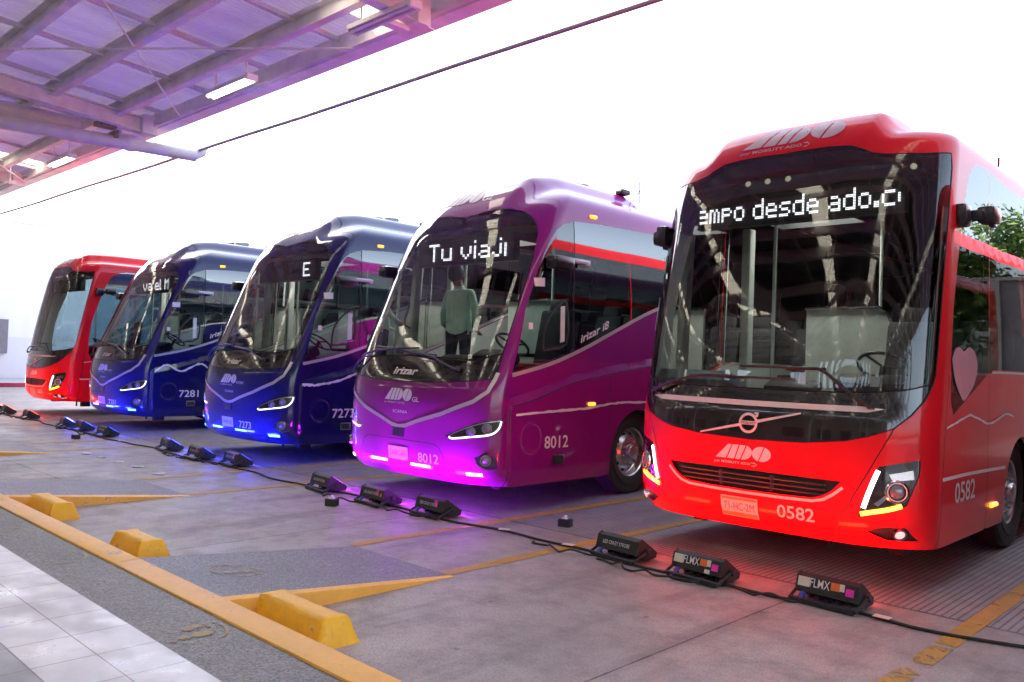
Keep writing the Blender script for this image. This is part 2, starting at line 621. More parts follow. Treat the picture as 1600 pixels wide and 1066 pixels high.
GLY = {
 'e': ["     ", "     ", " ### ", "#   #", "#####", "#    ", " ####"], 'm': ["     ", "     ", "## # ", "# # #", "# # #", "# # #", "# # #"],
 'p': ["     ", "     ", "#### ", "#   #", "#### ", "#    ", "#    "], 'o': ["     ", "     ", " ### ", "#   #", "#   #", "#   #", " ### "],
 'd': ["    #", "    #", " ####", "#   #", "#   #", "#   #", " ####"], 's': ["     ", "     ", " ####", "#    ", " ### ", "    #", "#### "],
 'a': ["     ", "     ", " ### ", "    #", " ####", "#   #", " ####"], '.': ["  ", "  ", "  ", "  ", "  ", "##", "##"],
 'c': ["     ", "     ", " ####", "#    ", "#    ", "#    ", " ####"], 'T': ["#####", "  #  ", "  #  ", "  #  ", "  #  ", "  #  ", "  #  "],
 'u': ["     ", "     ", "#   #", "#   #", "#   #", "#   #", " ####"], 'v': ["     ", "     ", "#   #", "#   #", "#   #", " # # ", "  #  "],
 'i': ["#", " ", "#", "#", "#", "#", "#"], 'j': ["   #", "    ", "   #", "   #", "   #", "#  #", " ## "],
 'E': ["#####", "#    ", "#    ", "#### ", "#    ", "#    ", "#####"], 'l': ["# ", "# ", "# ", "# ", "# ", "# ", "##"],
 'M': ["#   #", "## ##", "# # #", "#   #", "#   #", "#   #", "#   #"], ' ': ["  "] * 7, '|': ["#", "#", "#", "#", "#", "#", "#"], '(': [" ", " ", "#", "#", "#", "#", "#"]}

def display_geo(text, x0, x1, z0, h, y, start, xs=1.0):
    """LED matrix: lit dots of the running text and the dark dots round it"""
    px = h / 7.0                                     # one font pixel = 2 x 2 dots
    rows = 18
    d = px / 2
    zb = z0 - 2 * d
    dx = d * xs
    ncol = int((x1 - x0) / dx)
    lit = set()
    cpos = int(round((start - x0) / dx))
    for ch in text:
        g = GLY[ch]
        for r in range(7):
            for c_ in range(len(g[r])):
                if g[r][c_] == '#':
                    for a in (0, 1):
                        for b in (0, 1):
                            lit.add((cpos + c_ * 2 + a, 2 + (6 - r) * 2 + b))
        cpos += (len(g[0]) + 1) * 2
    on, off = MB(), MB()
    for i in range(ncol):
        for j in range(rows):
            l = (i, j) in lit
            r_ = d * (.29 if l else .20)
            cx, cz = x0 + (i + .5) * dx, zb + (j + .5) * d
            (on if l else off).add([(cx - r_ * xs, y, cz - r_), (cx + r_ * xs, y, cz - r_), (cx + r_ * xs, y, cz + r_), (cx - r_ * xs, y, cz + r_)], [(0, 1, 2, 3)])
    return on, off, zb, rows * d

PUR_PROF = [(.28, .30, .16, .985), (.40, .40, .05, .995), (.6, .6, 0, 1), (.9, .9, 0, 1), (1.2, 1.2, 0, 1), (1.4, 1.4, .03, 1), (1.6, 1.6, .09, 1), (1.87, 1.87, .19, .998),
            (2.43, 2.43, .42, .99), (2.9, 2.9, .61, .98), (3.16, 3.16, .73, .972), (3.32, 3.32, .81, .964), (3.47, 3.46, .90, .95), (3.62, 3.59, 1.0, .925), (3.78, 3.71, 1.13, .875),
            (3.98, 3.82, 1.3, .77), (4.28, 3.90, 1.52, .6), (4.7, 3.95, 1.75, .3), (5.1, 3.96, 1.85, 0)]
RED_PROF = [(.33, .34, .16, .985), (.45, .45, .05, .995), (.65, .65, 0, 1), (1.0, 1.0, 0, 1), (1.3, 1.3, .01, 1), (1.5, 1.5, .05, 1), (2.0, 2.0, .13, .998), (2.5, 2.5, .22, .992),
            (3.0, 3.0, .32, .985), (3.4, 3.4, .41, .978), (3.55, 3.55, .46, .972), (3.66, 3.65, .51, .96), (3.76, 3.72, .58, .93), (3.9, 3.77, .68, .85), (4.2, 3.81, .86, .65), (4.65, 3.83, 1.1, .32), (5.0, 3.84, 1.2, 0)]
CHAR = ([-1, .02, .40, 1.07, 1.90, 2.65, 4.0, 13], [1.18, 1.19, 1.27, 1.46, 1.59, 1.69, 1.75, 1.75])
SHELLS = {
    'sloped': Shell(1.36, .45, 3.0, 2.1, 12, PUR_PROF, (.19, .55, .9, 3.45, 4.1, 3.3), crease=CHAR, ring=(.36, .83, .19)),
    'upright': Shell(1.345, .54, 3.4, 2.1, 12, RED_PROF, (.19, .70, .90, 3.5, 4.0, 3.0)),
}
WHEEL = {'sloped': (2.45, .55, .50, .62), 'upright': (2.55, .56, .50, .62)}      # length, radius, arch centre height, arch radius

def mir(p): return [(-a, b) for a, b in p]
def sidepoly(sh, poly, sign=1, step=.1):
    q = np.array(subdiv_poly(poly, step))
    return [tuple(x) for x in np.stack([sh.side(q[:, 0], q[:, 1], sign), q[:, 1]], 1)]

def arch_poly(kind, y):
    _, r, zc, ra = WHEEL[kind]
    pts = [(y + ra * math.cos(t), zc + ra * math.sin(t)) for t in np.linspace(0, math.pi, 25)]
    return pts + [(y - ra, .2), (y + ra, .2)]

def jag(line, wd, seed):
    r = random.Random(seed)
    p = smooth_line(line, 8)
    top = [(a, b + wd * (.35 + .5 * r.random())) for a, b in p]
    bot = [(a, b - wd * (.35 + .5 * r.random())) for a, b in p]
    return top + bot[::-1]

def regions_sloped(sh):
    L = []
    def reg(poly, key, slot=0, both=False, **k):
        L.append(dict(poly=poly, key=key, slot=slot, **k))
        if both: L.append(dict(poly=mir(poly), key=(key[0], key[1], 'b') if key else None, slot=slot, **k))
    sF = sh.sF
    top = [(0, 3.50), (.15, 3.525), (.35, 3.55), (.55, 3.565), (.75, 3.56), (.92, 3.53), (1.05, 3.475), (1.16, 3.40), (1.24, 3.31), (1.29, 3.2), (1.315, 3.05)]
    rgt = [(1.325, 2.7), (1.325, 2.3), (1.325, 1.95), (1.32, 1.78)]
    gb = [(1.03, 1.70), (.6, 1.715), (0, 1.735)]
    half = top + rgt + gb
    und = top + [(1.34, 2.9), (1.34, 1.8), (1.335, 1.49), (1.15, 1.465), (.99, 1.445), (.5, 1.415), (0, 1.405)]
    reg(und + mir(und)[::-1], None, 1, step=.06)
    reg(half + mir(half)[::-1], ('glass', 'windscreen'), step=.06)
    pan = [(0, 1.715), (.6, 1.695), (1.03, 1.68), (1.32, 1.76), (1.322, 1.6), (1.315, 1.50), (1.15, 1.475), (.99, 1.455), (.5, 1.425), (0, 1.415)]
    reg(pan + mir(pan)[::-1], ('panel', 'hood_panel'))
    v = [(1.335, 1.56), (1.32, 1.48), (1.27, 1.35), (1.12, 1.235), (.71, 1.075), (.35, .975), (.12, .90), (0, .885)]
    vl = v + mir(v)[::-1][1:]
    reg(ribbon(vl, .045), ('chrome', 'chevron_trim'))
    hd = [(.775, .835), (.86, .797), (1.10, .825), (1.35, .865), (1.45, .94), (1.485, 1.05), (1.32, 1.04), (1.16, 1.0), (.95, .92)]
    reg(hd, ('head', 'headlight'), both=True)
    fg = [(1.16, .62), (1.29, .69), (1.40, .63), (1.41, .52), (1.29, .495), (1.19, .54)]
    reg(fg, ('fog', 'fog_lamp'), both=True)
    bl = [(-.88, .40), (-.78, .56), (-.70, .69), (-.62, .728), (-.5, .735), (.5, .735), (.62, .728), (.70, .69), (.78, .56), (.88, .40)]
    reg(ribbon(bl, .010), None, 1)
    for a, b, z0, z1 in ((.22, .55, .455, .482), (1.05, 1.24, .42, .455)):
        reg([(a, z0), (b, z0), (b, z1), (a, z1)], ('drl%g' % a, 'running_light'), both=True)
    reg([(-.105, .765), (.105, .765), (.105, .872), (-.105, .872)], ('square', 'camera_cover'))
    for sg in (1, -1):
        sfx = '' if sg > 0 else 'b'
        def sp(poly, key, slot=0, **k):
            L.append(dict(poly=sidepoly(sh, poly, sg), key=(key[0] + sfx, key[1]) if key else None, slot=slot, **k))
        sp(ribbon([(0.0, .28), (0.0, .6), (0.0, 1.0), (0.0, 1.20)], .010), None, 1)
        gl = [(.035, 1.565), (.14, 1.9), (.25, 2.3), (.335, 2.5), (.42, 2.72), (.54, 2.95), (.67, 3.17), (.76, 3.27), (.87, 3.34), (1.06, 3.41), (1.06, 1.83), (.66, 1.705)]
        sp(gl, ('dg', 'driver_window'))
        bot = [(1.075, 1.845), (1.25, 1.895), (1.88, 2.14), (2.73, 2.46), (3.3, 2.58), (4.2, 2.62)]
        sp(bot + [(4.2, 3.50), (2.6, 3.485), (1.6, 3.455), (1.075, 3.415)], ('wg1', 'side_window'))
        sp([(4.215, 2.62), (8, 2.62), (8, 3.50), (4.215, 3.50)], ('wg2', 'side_window'))
        sp([(8.015, 2.62), (11.4, 2.62), (11.4, 3.50), (8.015, 3.50)], ('wg3', 'side_window'))
        sp(ribbon([(1.067, 1.84), (1.067, 3.41)], .014), None, 1)
        bl2 = smooth_line([(.03, 1.54), (.66, 1.68), (1.25, 1.87), (1.88, 2.115), (2.73, 2.435), (3.3, 2.555), (4.2, 2.595), (6, 2.595), (11.4, 2.595)], 4)
        sp(ribbon(bl2, .045), ('belt', 'belt_trim'))
        cl = list(zip(CHAR[0][1:7], CHAR[1][1:7]))
        sp(ribbon(smooth_line(cl, 4) + [(11.9, 1.75)], .012), None, 1)
        sp(ribbon([(a, b + .1) for a, b in smooth_line(cl, 4)] + [(11.9, 1.85)], .004), None, 0)
        for y, z0, z1 in ((1.78, .3, 1.55), (4.3, .3, 1.7), (6.2, .3, 1.7)):
            sp(ribbon([(y, z0), (y, (z0 + z1) / 2), (y, z1)], .009), None, 1)
        sp(ribbon([(1.30, .96), (1.30, 1.50)], .006), None, 1)
        sp(circle2(.36, .83, .19, .19, 32), None, 0)
        sp(circle2(.36, .83, .152, .152, 32), None, 0)
        sp(arch_poly('sloped', 2.45), ('hole', None), step=.05)
        sp(arch_poly('sloped', 9.2), ('hole', None))
    return L

def regions_upright(sh):
    L = []
    def reg(poly, key, slot=0, both=False, **k):
        L.append(dict(poly=poly, key=key, slot=slot, **k))
        if both: L.append(dict(poly=mir(poly), key=(key[0], key[1], 'b') if key else None, slot=slot, **k))
    top = [(0, 3.61), (.2, 3.615), (.45, 3.612), (.62, 3.60), (.72, 3.565), (.80, 3.53), (.93, 3.505), (1.2, 3.50), (1.46, 3.52)]
    rgt = [(1.475, 3.4), (1.47, 2.68), (1.455, 1.9), (1.45, 1.73), (1.425, 1.64)]
    gb = [(1.2, 1.585), (.91, 1.555), (.5, 1.545), (0, 1.545)]
    half = top + rgt + gb
    und = [(a, b + .008) for a, b in top] + [(1.49, 3.4), (1.482, 2.68), (1.468, 1.9), (1.46, 1.7), (1.425, 1.60), (1.37, 1.50), (1.268, 1.382), (1.145, 1.277), (.97, 1.207), (.80, 1.162), (.48, 1.122), (0, 1.107)]
    reg(und + mir(und)[::-1], None, 1, step=.06)
    reg(half + mir(half)[::-1], ('glass', 'windscreen'), step=.06)
    pan = [(0, 1.532), (.5, 1.532), (.91, 1.542), (1.2, 1.572), (1.418, 1.625), (1.36, 1.51), (1.26, 1.39), (1.14, 1.285), (.97, 1.215), (.80, 1.17), (.48, 1.13), (0, 1.115)]
    reg(pan + mir(pan)[::-1], ('panel', 'hood_panel'))
    br = [(-1.07, 1.425), (-.9, 1.44), (-.5, 1.437), (0, 1.435), (.5, 1.437), (.9, 1.44), (1.07, 1.425), (.95, 1.395), (.5, 1.392), (0, 1.39), (-.5, 1.392), (-.95, 1.395)]
    reg(br, ('bar', 'hood_trim'))
    gr = [(.78, .845), (.71, .765), (.64, .72), (.56, .695), (.3, .688), (0, .685)]
    reg(gr + mir(gr)[::-1] + [(-.4, .85), (0, .852), (.4, .85)], ('grille', 'grille'))
    gt = [(.795, .80), (.72, .735), (.65, .69), (.56, .668), (.3, .660), (0, .657)]
    reg(ribbon(gt + mir(gt)[::-1][1:], .022), ('gtrim', 'grille_trim'))
    hd = [(1.05, .985), (1.2, 1.02), (1.36, 1.05), (1.36, .95), (1.26, .70), (1.18, .655), (1.0, .61), (.905, .585), (.98, .82)]
    reg(hd, ('head', 'headlight'), both=True)
    fg = [(.965, .48), (1.03, .51), (1.10, .527), (1.25, .522), (1.34, .42), (1.2, .415), (1.09, .418)]
    reg(fg, ('fog', 'fog_lamp'), both=True)
    sm = [(1.15, 1.285), (1.04, 1.07), (.955, .90), (.88, .76), (.78, .55), (.69, .33)]
    reg(ribbon(sm, .009), None, 1, both=True)
    for sg in (1, -1):
        sfx = '' if sg > 0 else 'b'
        def sp(poly, key, slot=0, **k):
            L.append(dict(poly=sidepoly(sh, poly, sg), key=(key[0] + sfx, key[1]) if key else None, slot=slot, **k))
        sp(ribbon([(0.03, .33), (.07, .88), (.13, 1.38), (.18, 1.7)], .010), None, 1)
        gl = [(.30, 1.385), (.235, 1.5), (.225, 1.84), (.27, 2.24), (.37, 2.6), (.49, 2.95), (.60, 3.25), (.66, 3.36), (.75, 3.46), (.88, 3.53), (1.05, 3.565), (1.30, 3.57), (1.30, 1.735), (.78, 1.55)]
        sp(gl, ('dg', 'driver_window'))
        sp([(1.315, 1.74), (1.48, 1.77), (4.1, 1.77), (4.1, 3.50), (1.9, 3.52), (1.315, 3.57)], ('wg1', 'side_window'))
        sp([(4.115, 1.77), (8, 1.77), (8, 3.50), (4.115, 3.50)], ('wg2', 'side_window'))
        sp([(8.015, 1.77), (11.4, 1.77), (11.4, 3.50), (8.015, 3.50)], ('wg3', 'side_window'))
        sp(ribbon([(1.40, 1.745), (1.6, 1.75), (4, 1.75), (11.4, 1.75)], .022), ('belt', 'belt_trim'))
        sp(ribbon([(1.33, .3), (1.33, .9), (1.33, 1.72)], .010), None, 1)
        for y in (4.3, 6.2):
            sp(ribbon([(y, .3), (y, 1.0), (y, 1.7)], .009), None, 1)
        sp(arch_poly('upright', 2.55), ('hole', None), step=.05)
        sp(arch_poly('upright', 9.2), ('hole', None))
    return L

def body_grid(sh):
    a = list(np.arange(0, sh.sF + .4, .052))
    a += list(np.arange(a[-1] + .1, sh.sF + 3.6, .11))
    a += list(np.arange(a[-1] + .4, sh.smax - .2, .45)) + [sh.smax]
    sl = [-x for x in a[::-1]] + a[1:]
    tl = list(np.arange(sh.t0, 3.2, .075)) + list(np.arange(3.2, sh.t1 - .02, .045)) + [sh.t1]
    return sl, tl

KIND = {}
def make_kind(kind):
    sh = SHELLS[kind]
    regs = regions_sloped(sh) if kind == 'sloped' else regions_upright(sh)
    sl, tl = body_grid(sh)
    v, tri, rg = partition(sh, regs, sl, tl)
    slot = np.array([r['slot'] for r in regs] + [0])
    isbody = np.array([r['key'] is None for r in regs] + [True])
    bt = isbody[rg]
    # rear wall
    tt = np.array(tl)
    Lp, Rp = sh.P(-sh.smax, tt), sh.P(sh.smax, tt)
    ev = Rp.tolist() + Lp[::-1].tolist()
    n = len(ev)
    d = dict(sh=sh)
    d['body'] = (v, tri[bt], slot[rg[bt]], (ev, [tuple(range(n))], [0], [(0, 1, 0)] * n))
    cen = v[tri].mean(1)
    lin = bt & (cen[:, 1] > .95)
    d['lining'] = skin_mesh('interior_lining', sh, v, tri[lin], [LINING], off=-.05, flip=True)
    d['parts'] = []
    keys = {}
    for i, r in enumerate(regs):
        if r['key'] and r['key'][0] != 'hole' and r['key'][1]:
            keys.setdefault(r['key'], []).append(i)
    MM = {'windscreen': WS, 'hood_panel': BLACKGLOSS, 'chevron_trim': SILVER, 'headlight': BLACKGLOSS, 'fog_lamp': PLASTIC, 'running_light': None, 'camera_cover': PLASTIC,
          'driver_window': DOORG if kind == 'sloped' else SIDEG, 'side_window': SIDEG, 'belt_trim': SILVER, 'hood_trim': BEIGEV, 'grille': PLASTIC, 'grille_trim': BEIGEV}
    OFF = {'headlight': -.006, 'grille': -.03, 'fog_lamp': -.015, 'chevron_trim': .008, 'belt_trim': .006, 'running_light': .004, 'camera_cover': .01, 'hood_trim': .006, 'hood_panel': -.004, 'windscreen': -.002}
    for k, idx in keys.items():
        t = tri[np.isin(rg, idx)]
        if len(t) == 0: continue
        d['parts'].append((k, skin_mesh(k[1], sh, v, t, [MM[k[1]] or WHITEL], off=OFF.get(k[1], 0.0))))
    KIND[kind] = d
    return d

# ---- interior and running gear, one set of meshes for both kinds
def wheel_meshes(r):
    t = MB()
    t.lathe([(-.15, .31), (-.15, r - .07), (-.14, r - .025), (-.11, r - .003), (-.07, r), (.07, r), (.11, r - .003), (.14, r - .03), (.15, r - .09), (.148, r - .12), (.155, r - .13), (.15, .36), (.135, .325), (.10, .315)], 48)
    tyre = t.mesh('wheel', [RUBBER], 35)
    m = MB()
    m.lathe([(-.10, .315), (.115, .325), (.128, .318), (.115, .305), (.03, .295), (.02, .285), (.10, .205), (.115, .195), (.118, .15), (.122, .10), (.16, .096), (.175, .085), (.18, .05), (.18, 0.0005)], 48, mi=0)
    for k in range(10):
        a = 2 * math.pi * k / 10
        rr, nx, nr = .247, math.cos(R(45)), math.sin(R(45))
        cx = .062
        u = Vector((0, -math.sin(a), math.cos(a)))
        n_ = Vector((nx, nr * math.cos(a), nr * math.sin(a)))
        v_ = n_.cross(u)
        c = Vector((cx, rr * math.cos(a), rr * math.sin(a))) + n_ * .003
        m.add([c + u * .03 * math.cos(q) + v_ * .024 * math.sin(q) for q in np.linspace(0, 2 * math.pi, 14, endpoint=False)], [tuple(range(14))], 1)
        b = a + math.pi / 10
        m.tube([(.11, .155 * math.cos(b), .155 * math.sin(b)), (.15, .155 * math.cos(b), .155 * math.sin(b))], [.02, .015], 6, mi=0)
    rim = m.mesh('rim', [ALLOY, SEAM], 35)
    return tyre, rim

def seat_mesh(name, w_=.46):
    m = MB()
    m.box((0, .0, .42), (w_, .48, .16), bev=.05)
    m.box((0, .26, .82), (w_, .14, .78), rot=(R(-12), 0, 0), bev=.06)
    m.box((0, .36, 1.24), (w_ * .62, .11, .22), rot=(R(-12), 0, 0), bev=.05)
    m.box((0, .02, .18), (w_ * .5, .36, .36))
    for s_ in (-1, 1):
        m.box((s_ * (w_ / 2 + .02), .08, .60), (.05, .36, .05), bev=.02)
    return m.mesh(name, [SEATM], 40)

def mirror_mesh(kind):
    m = MB()
    if kind == 'sloped':
        m.box((.02, -.12, 0), (.20, .34, .16), bev=.06, mi=0)
        m.box((.02, .14, .045), (.13, .34, .06), bev=.025, mi=1)
        m.box((-.10, .05, .02), (.16, .12, .09), bev=.03, mi=0)
        m.box((.02, .33, .035), (.12, .08, .08), bev=.02, mi=1)
    else:
        m.box((-.04, -.16, -.02), (.12, .20, .21), bev=.04, mi=0)
        m.box((.12, .08, .0), (.17, .26, .16), bev=.05, mi=0)
        m.box((.04, -.04, -.01), (.14, .16, .09), bev=.03, mi=0)
        m.box((.14, .14, -.09), (.05, .10, .03), bev=.01, mi=0)
    return m.mesh('mirror', [mat("mirror_shell", (.016, .012, .022), rough=.3, coat=.6), mat("mirror_cap", (.5, .5, .56), rough=.25, coat=.5)], 40)

SEAT = seat_mesh('passenger_seat')
DSEAT = seat_mesh('driver_seat', .54)
WM = {k: wheel_meshes(WHEEL[k][1]) for k in WHEEL}
MIR = {k: mirror_mesh(k) for k in WHEEL}

def surf_tube(m, sh, pts, r, off, mi=None, n=8):
    q = smooth_line(pts, 5) if len(pts) > 2 else pts
    p = [sh.at(a, b, off) for a, b in q]
    m.tube([tuple(x) for x in p], r, n, mi)

def disc_on(m, sh, S, T, r, off, depth=.02, mi=None, n=24, ring=None):
    """a round lamp facing out of the skin"""
    c = Vector(sh.at(S, T, off)); nn = Vector(sh.N(S, T))
    if nn.y > -.2: nn = Vector((nn.x, -.4, nn.z)).normalized()
    u = nn.cross(Vector((0, 0, 1))).normalized(); v_ = u.cross(nn)
    prof = [(0, r), (depth, r), (depth + r * .25, r * .75), (depth + r * .34, r * .3), (depth + r * .35, .0005)] if ring is None else ring
    vs, fs = [], []
    for a, rr in prof:
        for k in range(n):
            t = 2 * math.pi * k / n
            vs.append(c + nn * a + (u * math.cos(t) + v_ * math.sin(t)) * rr)
    for i in range(len(prof) - 1):
        for k in range(n):
            k2 = (k + 1) % n
            fs.append((i * n + k, i * n + k2, (i + 1) * n + k2, (i + 1) * n + k))
    m.add(vs, fs, mi)

def build_bus(kind, name, label, loc, paint_m, number, group, led=None, led_x=None, sub='', led_col=None, detail=True, plate='71-HC-2M', plate_o=True, drl=None, category='bus'):
    K = KIND.get(kind) or make_kind(kind)
    sh = K['sh']
    root = tag(empty(name, loc), label, category, group)
    v, tri, slot, extra = K['body']
    link('body', skin_mesh('body', sh, v, tri, [paint_m, SEAM], slot, extra=extra), root)
    link('interior_lining', K['lining'], root)
    objs = {}
    for k, me in K['parts']:
        if k[1] == 'running_light':
            me = me.copy(); me.materials[0] = drl or WHITEL
        if k[1] == 'driver_window' and kind == 'upright' and False: pass
        objs.setdefault(k[1], []).append(link(k[1], me, root))
    wy, wr, zc, ra = WHEEL[kind]
    tyre, rim = WM[kind]
    for y in (wy, 9.2):
        for s_ in (1, -1):
            o = link('wheel', tyre, root, (s_ * (sh.hw - .235), y, wr), (0, 0, 0 if s_ > 0 else math.pi))
            link('rim', rim, o)
    m = MB()
    m.box((0, wy / 2 + .05, .70), (2.3, wy - 2 * ra * .5 - .75, .66))
    m.box((0, 6.5, .80), (1.5, 11, .7))
    m.box((0, (wy + ra + 9.2 - ra) / 2, .72), (2.5, 9.2 - wy - 2 * ra, .66))
    m.box((0, 10.9, .72), (2.5, 2.1, .66))
    for y in (wy, 9.2):
        m.box((0, y, 1.22), (2.5, ra * 2.2, .06))
    m.tube([(-.7, .5, .30), (.7, .5, .30)], .05, 8)
    m.box((.95, .35, .26), (.12, .2, .12))
    m.box((-.85, .25, .27), (.14, .2, .1))
    m.box((.35, .35, .24), (.03, .03, .14))
    m.build('underbody', [UNDER], root)
    # ---- cabin
    fz = 1.14 if kind == 'sloped' else .98
    m = MB(); m.box((0, 6.2, fz), (2.46, 11.2, .08)); m.build('cabin_floor', [FLOORM], root)
    dz = 1.66 if kind == 'sloped' else 1.52
    S_ = np.linspace(-1.3, 1.3, 19)
    fr = sh.at(S_, np.full(19, dz), -.07)
    poly = [(p[0], p[1]) for p in fr] + [(1.12, .72), (.4, .62), (-.4, .52), (-1.12, .62)]
    m = MB(); m.prism(poly, dz - .42, dz - .02, 'z')
    m.box((.62, .50, dz + .06), (.62, .22, .18), rot=(R(25), 0, 0), bev=.05)
    m.box((-.1, .48, dz + .02), (.5, .2, .10), rot=(R(20), 0, 0), bev=.03)
    m.build('dashboard', [DARKIN], root, smooth=30)
    m = MB()
    e = Euler((R(-35), 0, 0)).to_matrix()
    m.tube([Vector((.62, .78, dz + .24)) + e @ Vector((.22 * math.cos(t), .22 * math.sin(t), 0)) for t in np.linspace(0, 2 * math.pi, 28, endpoint=False)], .016, 8, closed=True)
    for t in (0, 2.1, 4.2):
        m.tube([Vector((.62, .78, dz + .24)), Vector((.62, .78, dz + .24)) + e @ Vector((.22 * math.cos(t), .22 * math.sin(t), 0))], .012, 6)
    m.tube([(.62, .78, dz + .24), (.62, .62, dz - .05)], .03, 8)
    m.build('steering_wheel', [PLASTIC], root, smooth=40)
    link('driver_seat', DSEAT, root, (.62, 1.32, fz + .04))
    for y in (2.6, 3.5, 4.4, 5.3, 6.2):
        for x in (-.98, -.50, .50, .98):
            link('passenger_seat', SEAT, root, (x, y, fz + .04))
    if detail:
        m = MB()
        pz, pw = fz + .02, .50
        pr = [(-pw, pz), (pw, pz), (pw, pz + 1.1), (pw - .12, pz + 1.36), (pw - .2, pz + 1.40), (-pw, pz + 1.40)]
        m.prism(pr, 2.02, 2.06, 'y', mi=0)
        m.tube([(a, 2.0, b) for a, b in pr[1:]], .02, 8, mi=1)
        m.build('partition', [GREYT, CHROME], root, loc=(-.18, 0, 0))
        m = MB()
        for x, y in ((-.62, 1.1), (.1, 2.1)):
            m.tube([(x, y, fz), (x, y, 3.35)], .02, 8)
        m.box((-.95, 1.15, (fz + 3.2) / 2), (.10, .12, 3.2 - fz), bev=.02)
        m.build('handrail', [GREYT], root)
    m = MB()
    lz = 3.50 if kind == 'sloped' else 3.48
    m.box((-.5, 1.65, lz), (.9, .6, .02), mi=0)
    m.box((-.5, 1.65, lz + .03), (1.0, .7, .03), mi=1)
    for s_ in (-1, 1):
        m.box((-.5 + s_ * .48, 1.65, lz - .07), (.03, .7, .18), mi=1); m.box((-.5, 1.65 + s_ * .335, lz - .07), (.93, .03, .18), mi=1)
    m.build('added_cabin_fill', [CABINFILL, DARKIN], root)  # glowing panel added out of view to brighten the cabin
    # ---- destination display behind the windscreen
    dx0, dx1, dy, z0, h, dxs = (-.88, .82, .50, 2.96, .23, 1.25) if kind == 'sloped' else (-.92, .97, .10, 3.10, .19, .80)
    m = MB()
    on, off, zb, hh = display_geo(led or ' ', dx0, dx1, z0, h, dy, led_x if led_x is not None else dx0, dxs)
    m.box(((dx0 + dx1) / 2, dy + .06, zb + hh / 2), (dx1 - dx0 + .06, .10, hh + .05), mi=0)
    disp = m.build('destination_display', [PLASTIC], root)
    if led:
        link('display_dots', on.mesh('display_dots', [led_col or DOT], fix=False), disp, (0, -.004, 0))
        link('display_grid', off.mesh('display_grid', [DOTOFF], fix=False), disp, (0, -.003, 0))
    m = MB()
    S_ = np.linspace(-1.12, 1.12, 15)
    fr = sh.at(S_, np.full(15, zb + hh + .10), -.09)
    m.prism([(p[0], p[1]) for p in fr] + [(1.1, dy + .5), (-1.1, dy + .5)], zb + hh + .09, zb + hh + .12, 'z')
    m.build('overhead_console', [DARKIN], root)
    # ---- mirrors
    ml = (sh.hw + .05, .82, 2.86) if kind == 'sloped' else (sh.hw + .04, .56, 3.04)
    o = link('mirror', MIR[kind], root, ml)
    if kind == 'upright': o.scale = (.88, .88, .88)
    o = link('mirror', MIR[kind], root, (-ml[0], ml[1] - .25, ml[2])); o.scale = (-1, 1, 1)
    # ---- lamps
    for i, s_ in enumerate((1, -1)):
        hl = objs['headlight'][i]; fo = objs['fog_lamp'][i]
        if kind == 'sloped':
            line = [(.83, .832), (.88, .815), (1.10, .845), (1.33, .882), (1.42, .95), (1.45, 1.03)]
            up_ = [(.84, .845), (.96, .905), (1.16, .98), (1.3, 1.015), (1.44, 1.035)]
            vs, fs = ribbon_geo([(s_ * a, b) for a, b in smooth_line(line, 4)], .020)
            link('led_strip', decal_mesh('led_strip', sh, vs, fs, [HEADL], .004), hl)
            vs, fs = ribbon_geo([(s_ * a, b) for a, b in smooth_line(up_, 4)], .012)
            link('led_strip', decal_mesh('led_strip', sh, vs, fs, [CHROME], .004), hl)
            for a, b in ((1.11, .905), (1.29, .945)):
                m = MB(); disc_on(m, sh, s_ * a, b, .045, -.02, .02, 0); disc_on(m, sh, s_ * a, b, .055, -.02, mi=1, ring=[(0, .056), (.03, .056), (.03, .047)])
                m.build('projector', [CLEARLENS, LAMPIN], hl, smooth=40)
            m = MB(); disc_on(m, sh, s_ * 1.29, .60, .045, -.012, .02, 0); disc_on(m, sh, s_ * 1.29, .60, .06, -.012, mi=1, ring=[(0, .075), (.035, .062), (.035, .047)])
            m.build('fog_lens', [CLEARLENS, LAMPIN], fo, smooth=40)
        else:
            vs, fs = ribbon_geo([(s_ * a, b) for a, b in smooth_line([(1.045, .955), (1.0, .83), (.945, .66)], 5)], .034)
            link('led_strip', decal_mesh('led_strip', sh, vs, fs, [WHITEL], .006), hl)
            vs, fs = ribbon_geo([(s_ * a, b) for a, b in smooth_line([(.925, .612), (1.0, .632), (1.12, .662), (1.22, .695)], 4)], .034)
            link('turn_strip', decal_mesh('turn_strip', sh, vs, fs, [AMBERL], .006), hl)
            m = MB()
            disc_on(m, sh, s_ * 1.185, .80, .054, -.02, .02, 0)
            disc_on(m, sh, s_ * 1.185, .80, .08, -.02, mi=1, ring=[(0, .095), (.02, .092), (.03, .080)])
            disc_on(m, sh, s_ * 1.185, .80, .08, -.02, mi=2, ring=[(.026, .075), (.03, .072), (.026, .065)])
            m.build('projector', [CLEARLENS, LAMPIN, mat('halo_ring', (.8, .8, .85), .3)], hl, smooth=40)
            m = MB()
            for q_ in (((1.12, .93), (1.30, .97), (1.31, .90), (1.15, .88)), ((1.02, .70), (1.10, .77), (1.12, .75), (1.05, .68))):
                vs, fs = polys_geo([[(s_ * a, b) for a, b in q_]])
                link('reflector', decal_mesh('reflector', sh, vs, fs, [LAMPIN], .003), hl)
            m = MB(); disc_on(m, sh, s_ * 1.20, .475, .037, -.012, .02, 0); disc_on(m, sh, s_ * 1.20, .475, .045, -.012, mi=1, ring=[(0, .05), (.03, .048), (.03, .038)])
            m.build('fog_lens', [REDLENS, LAMPIN], fo, smooth=40)
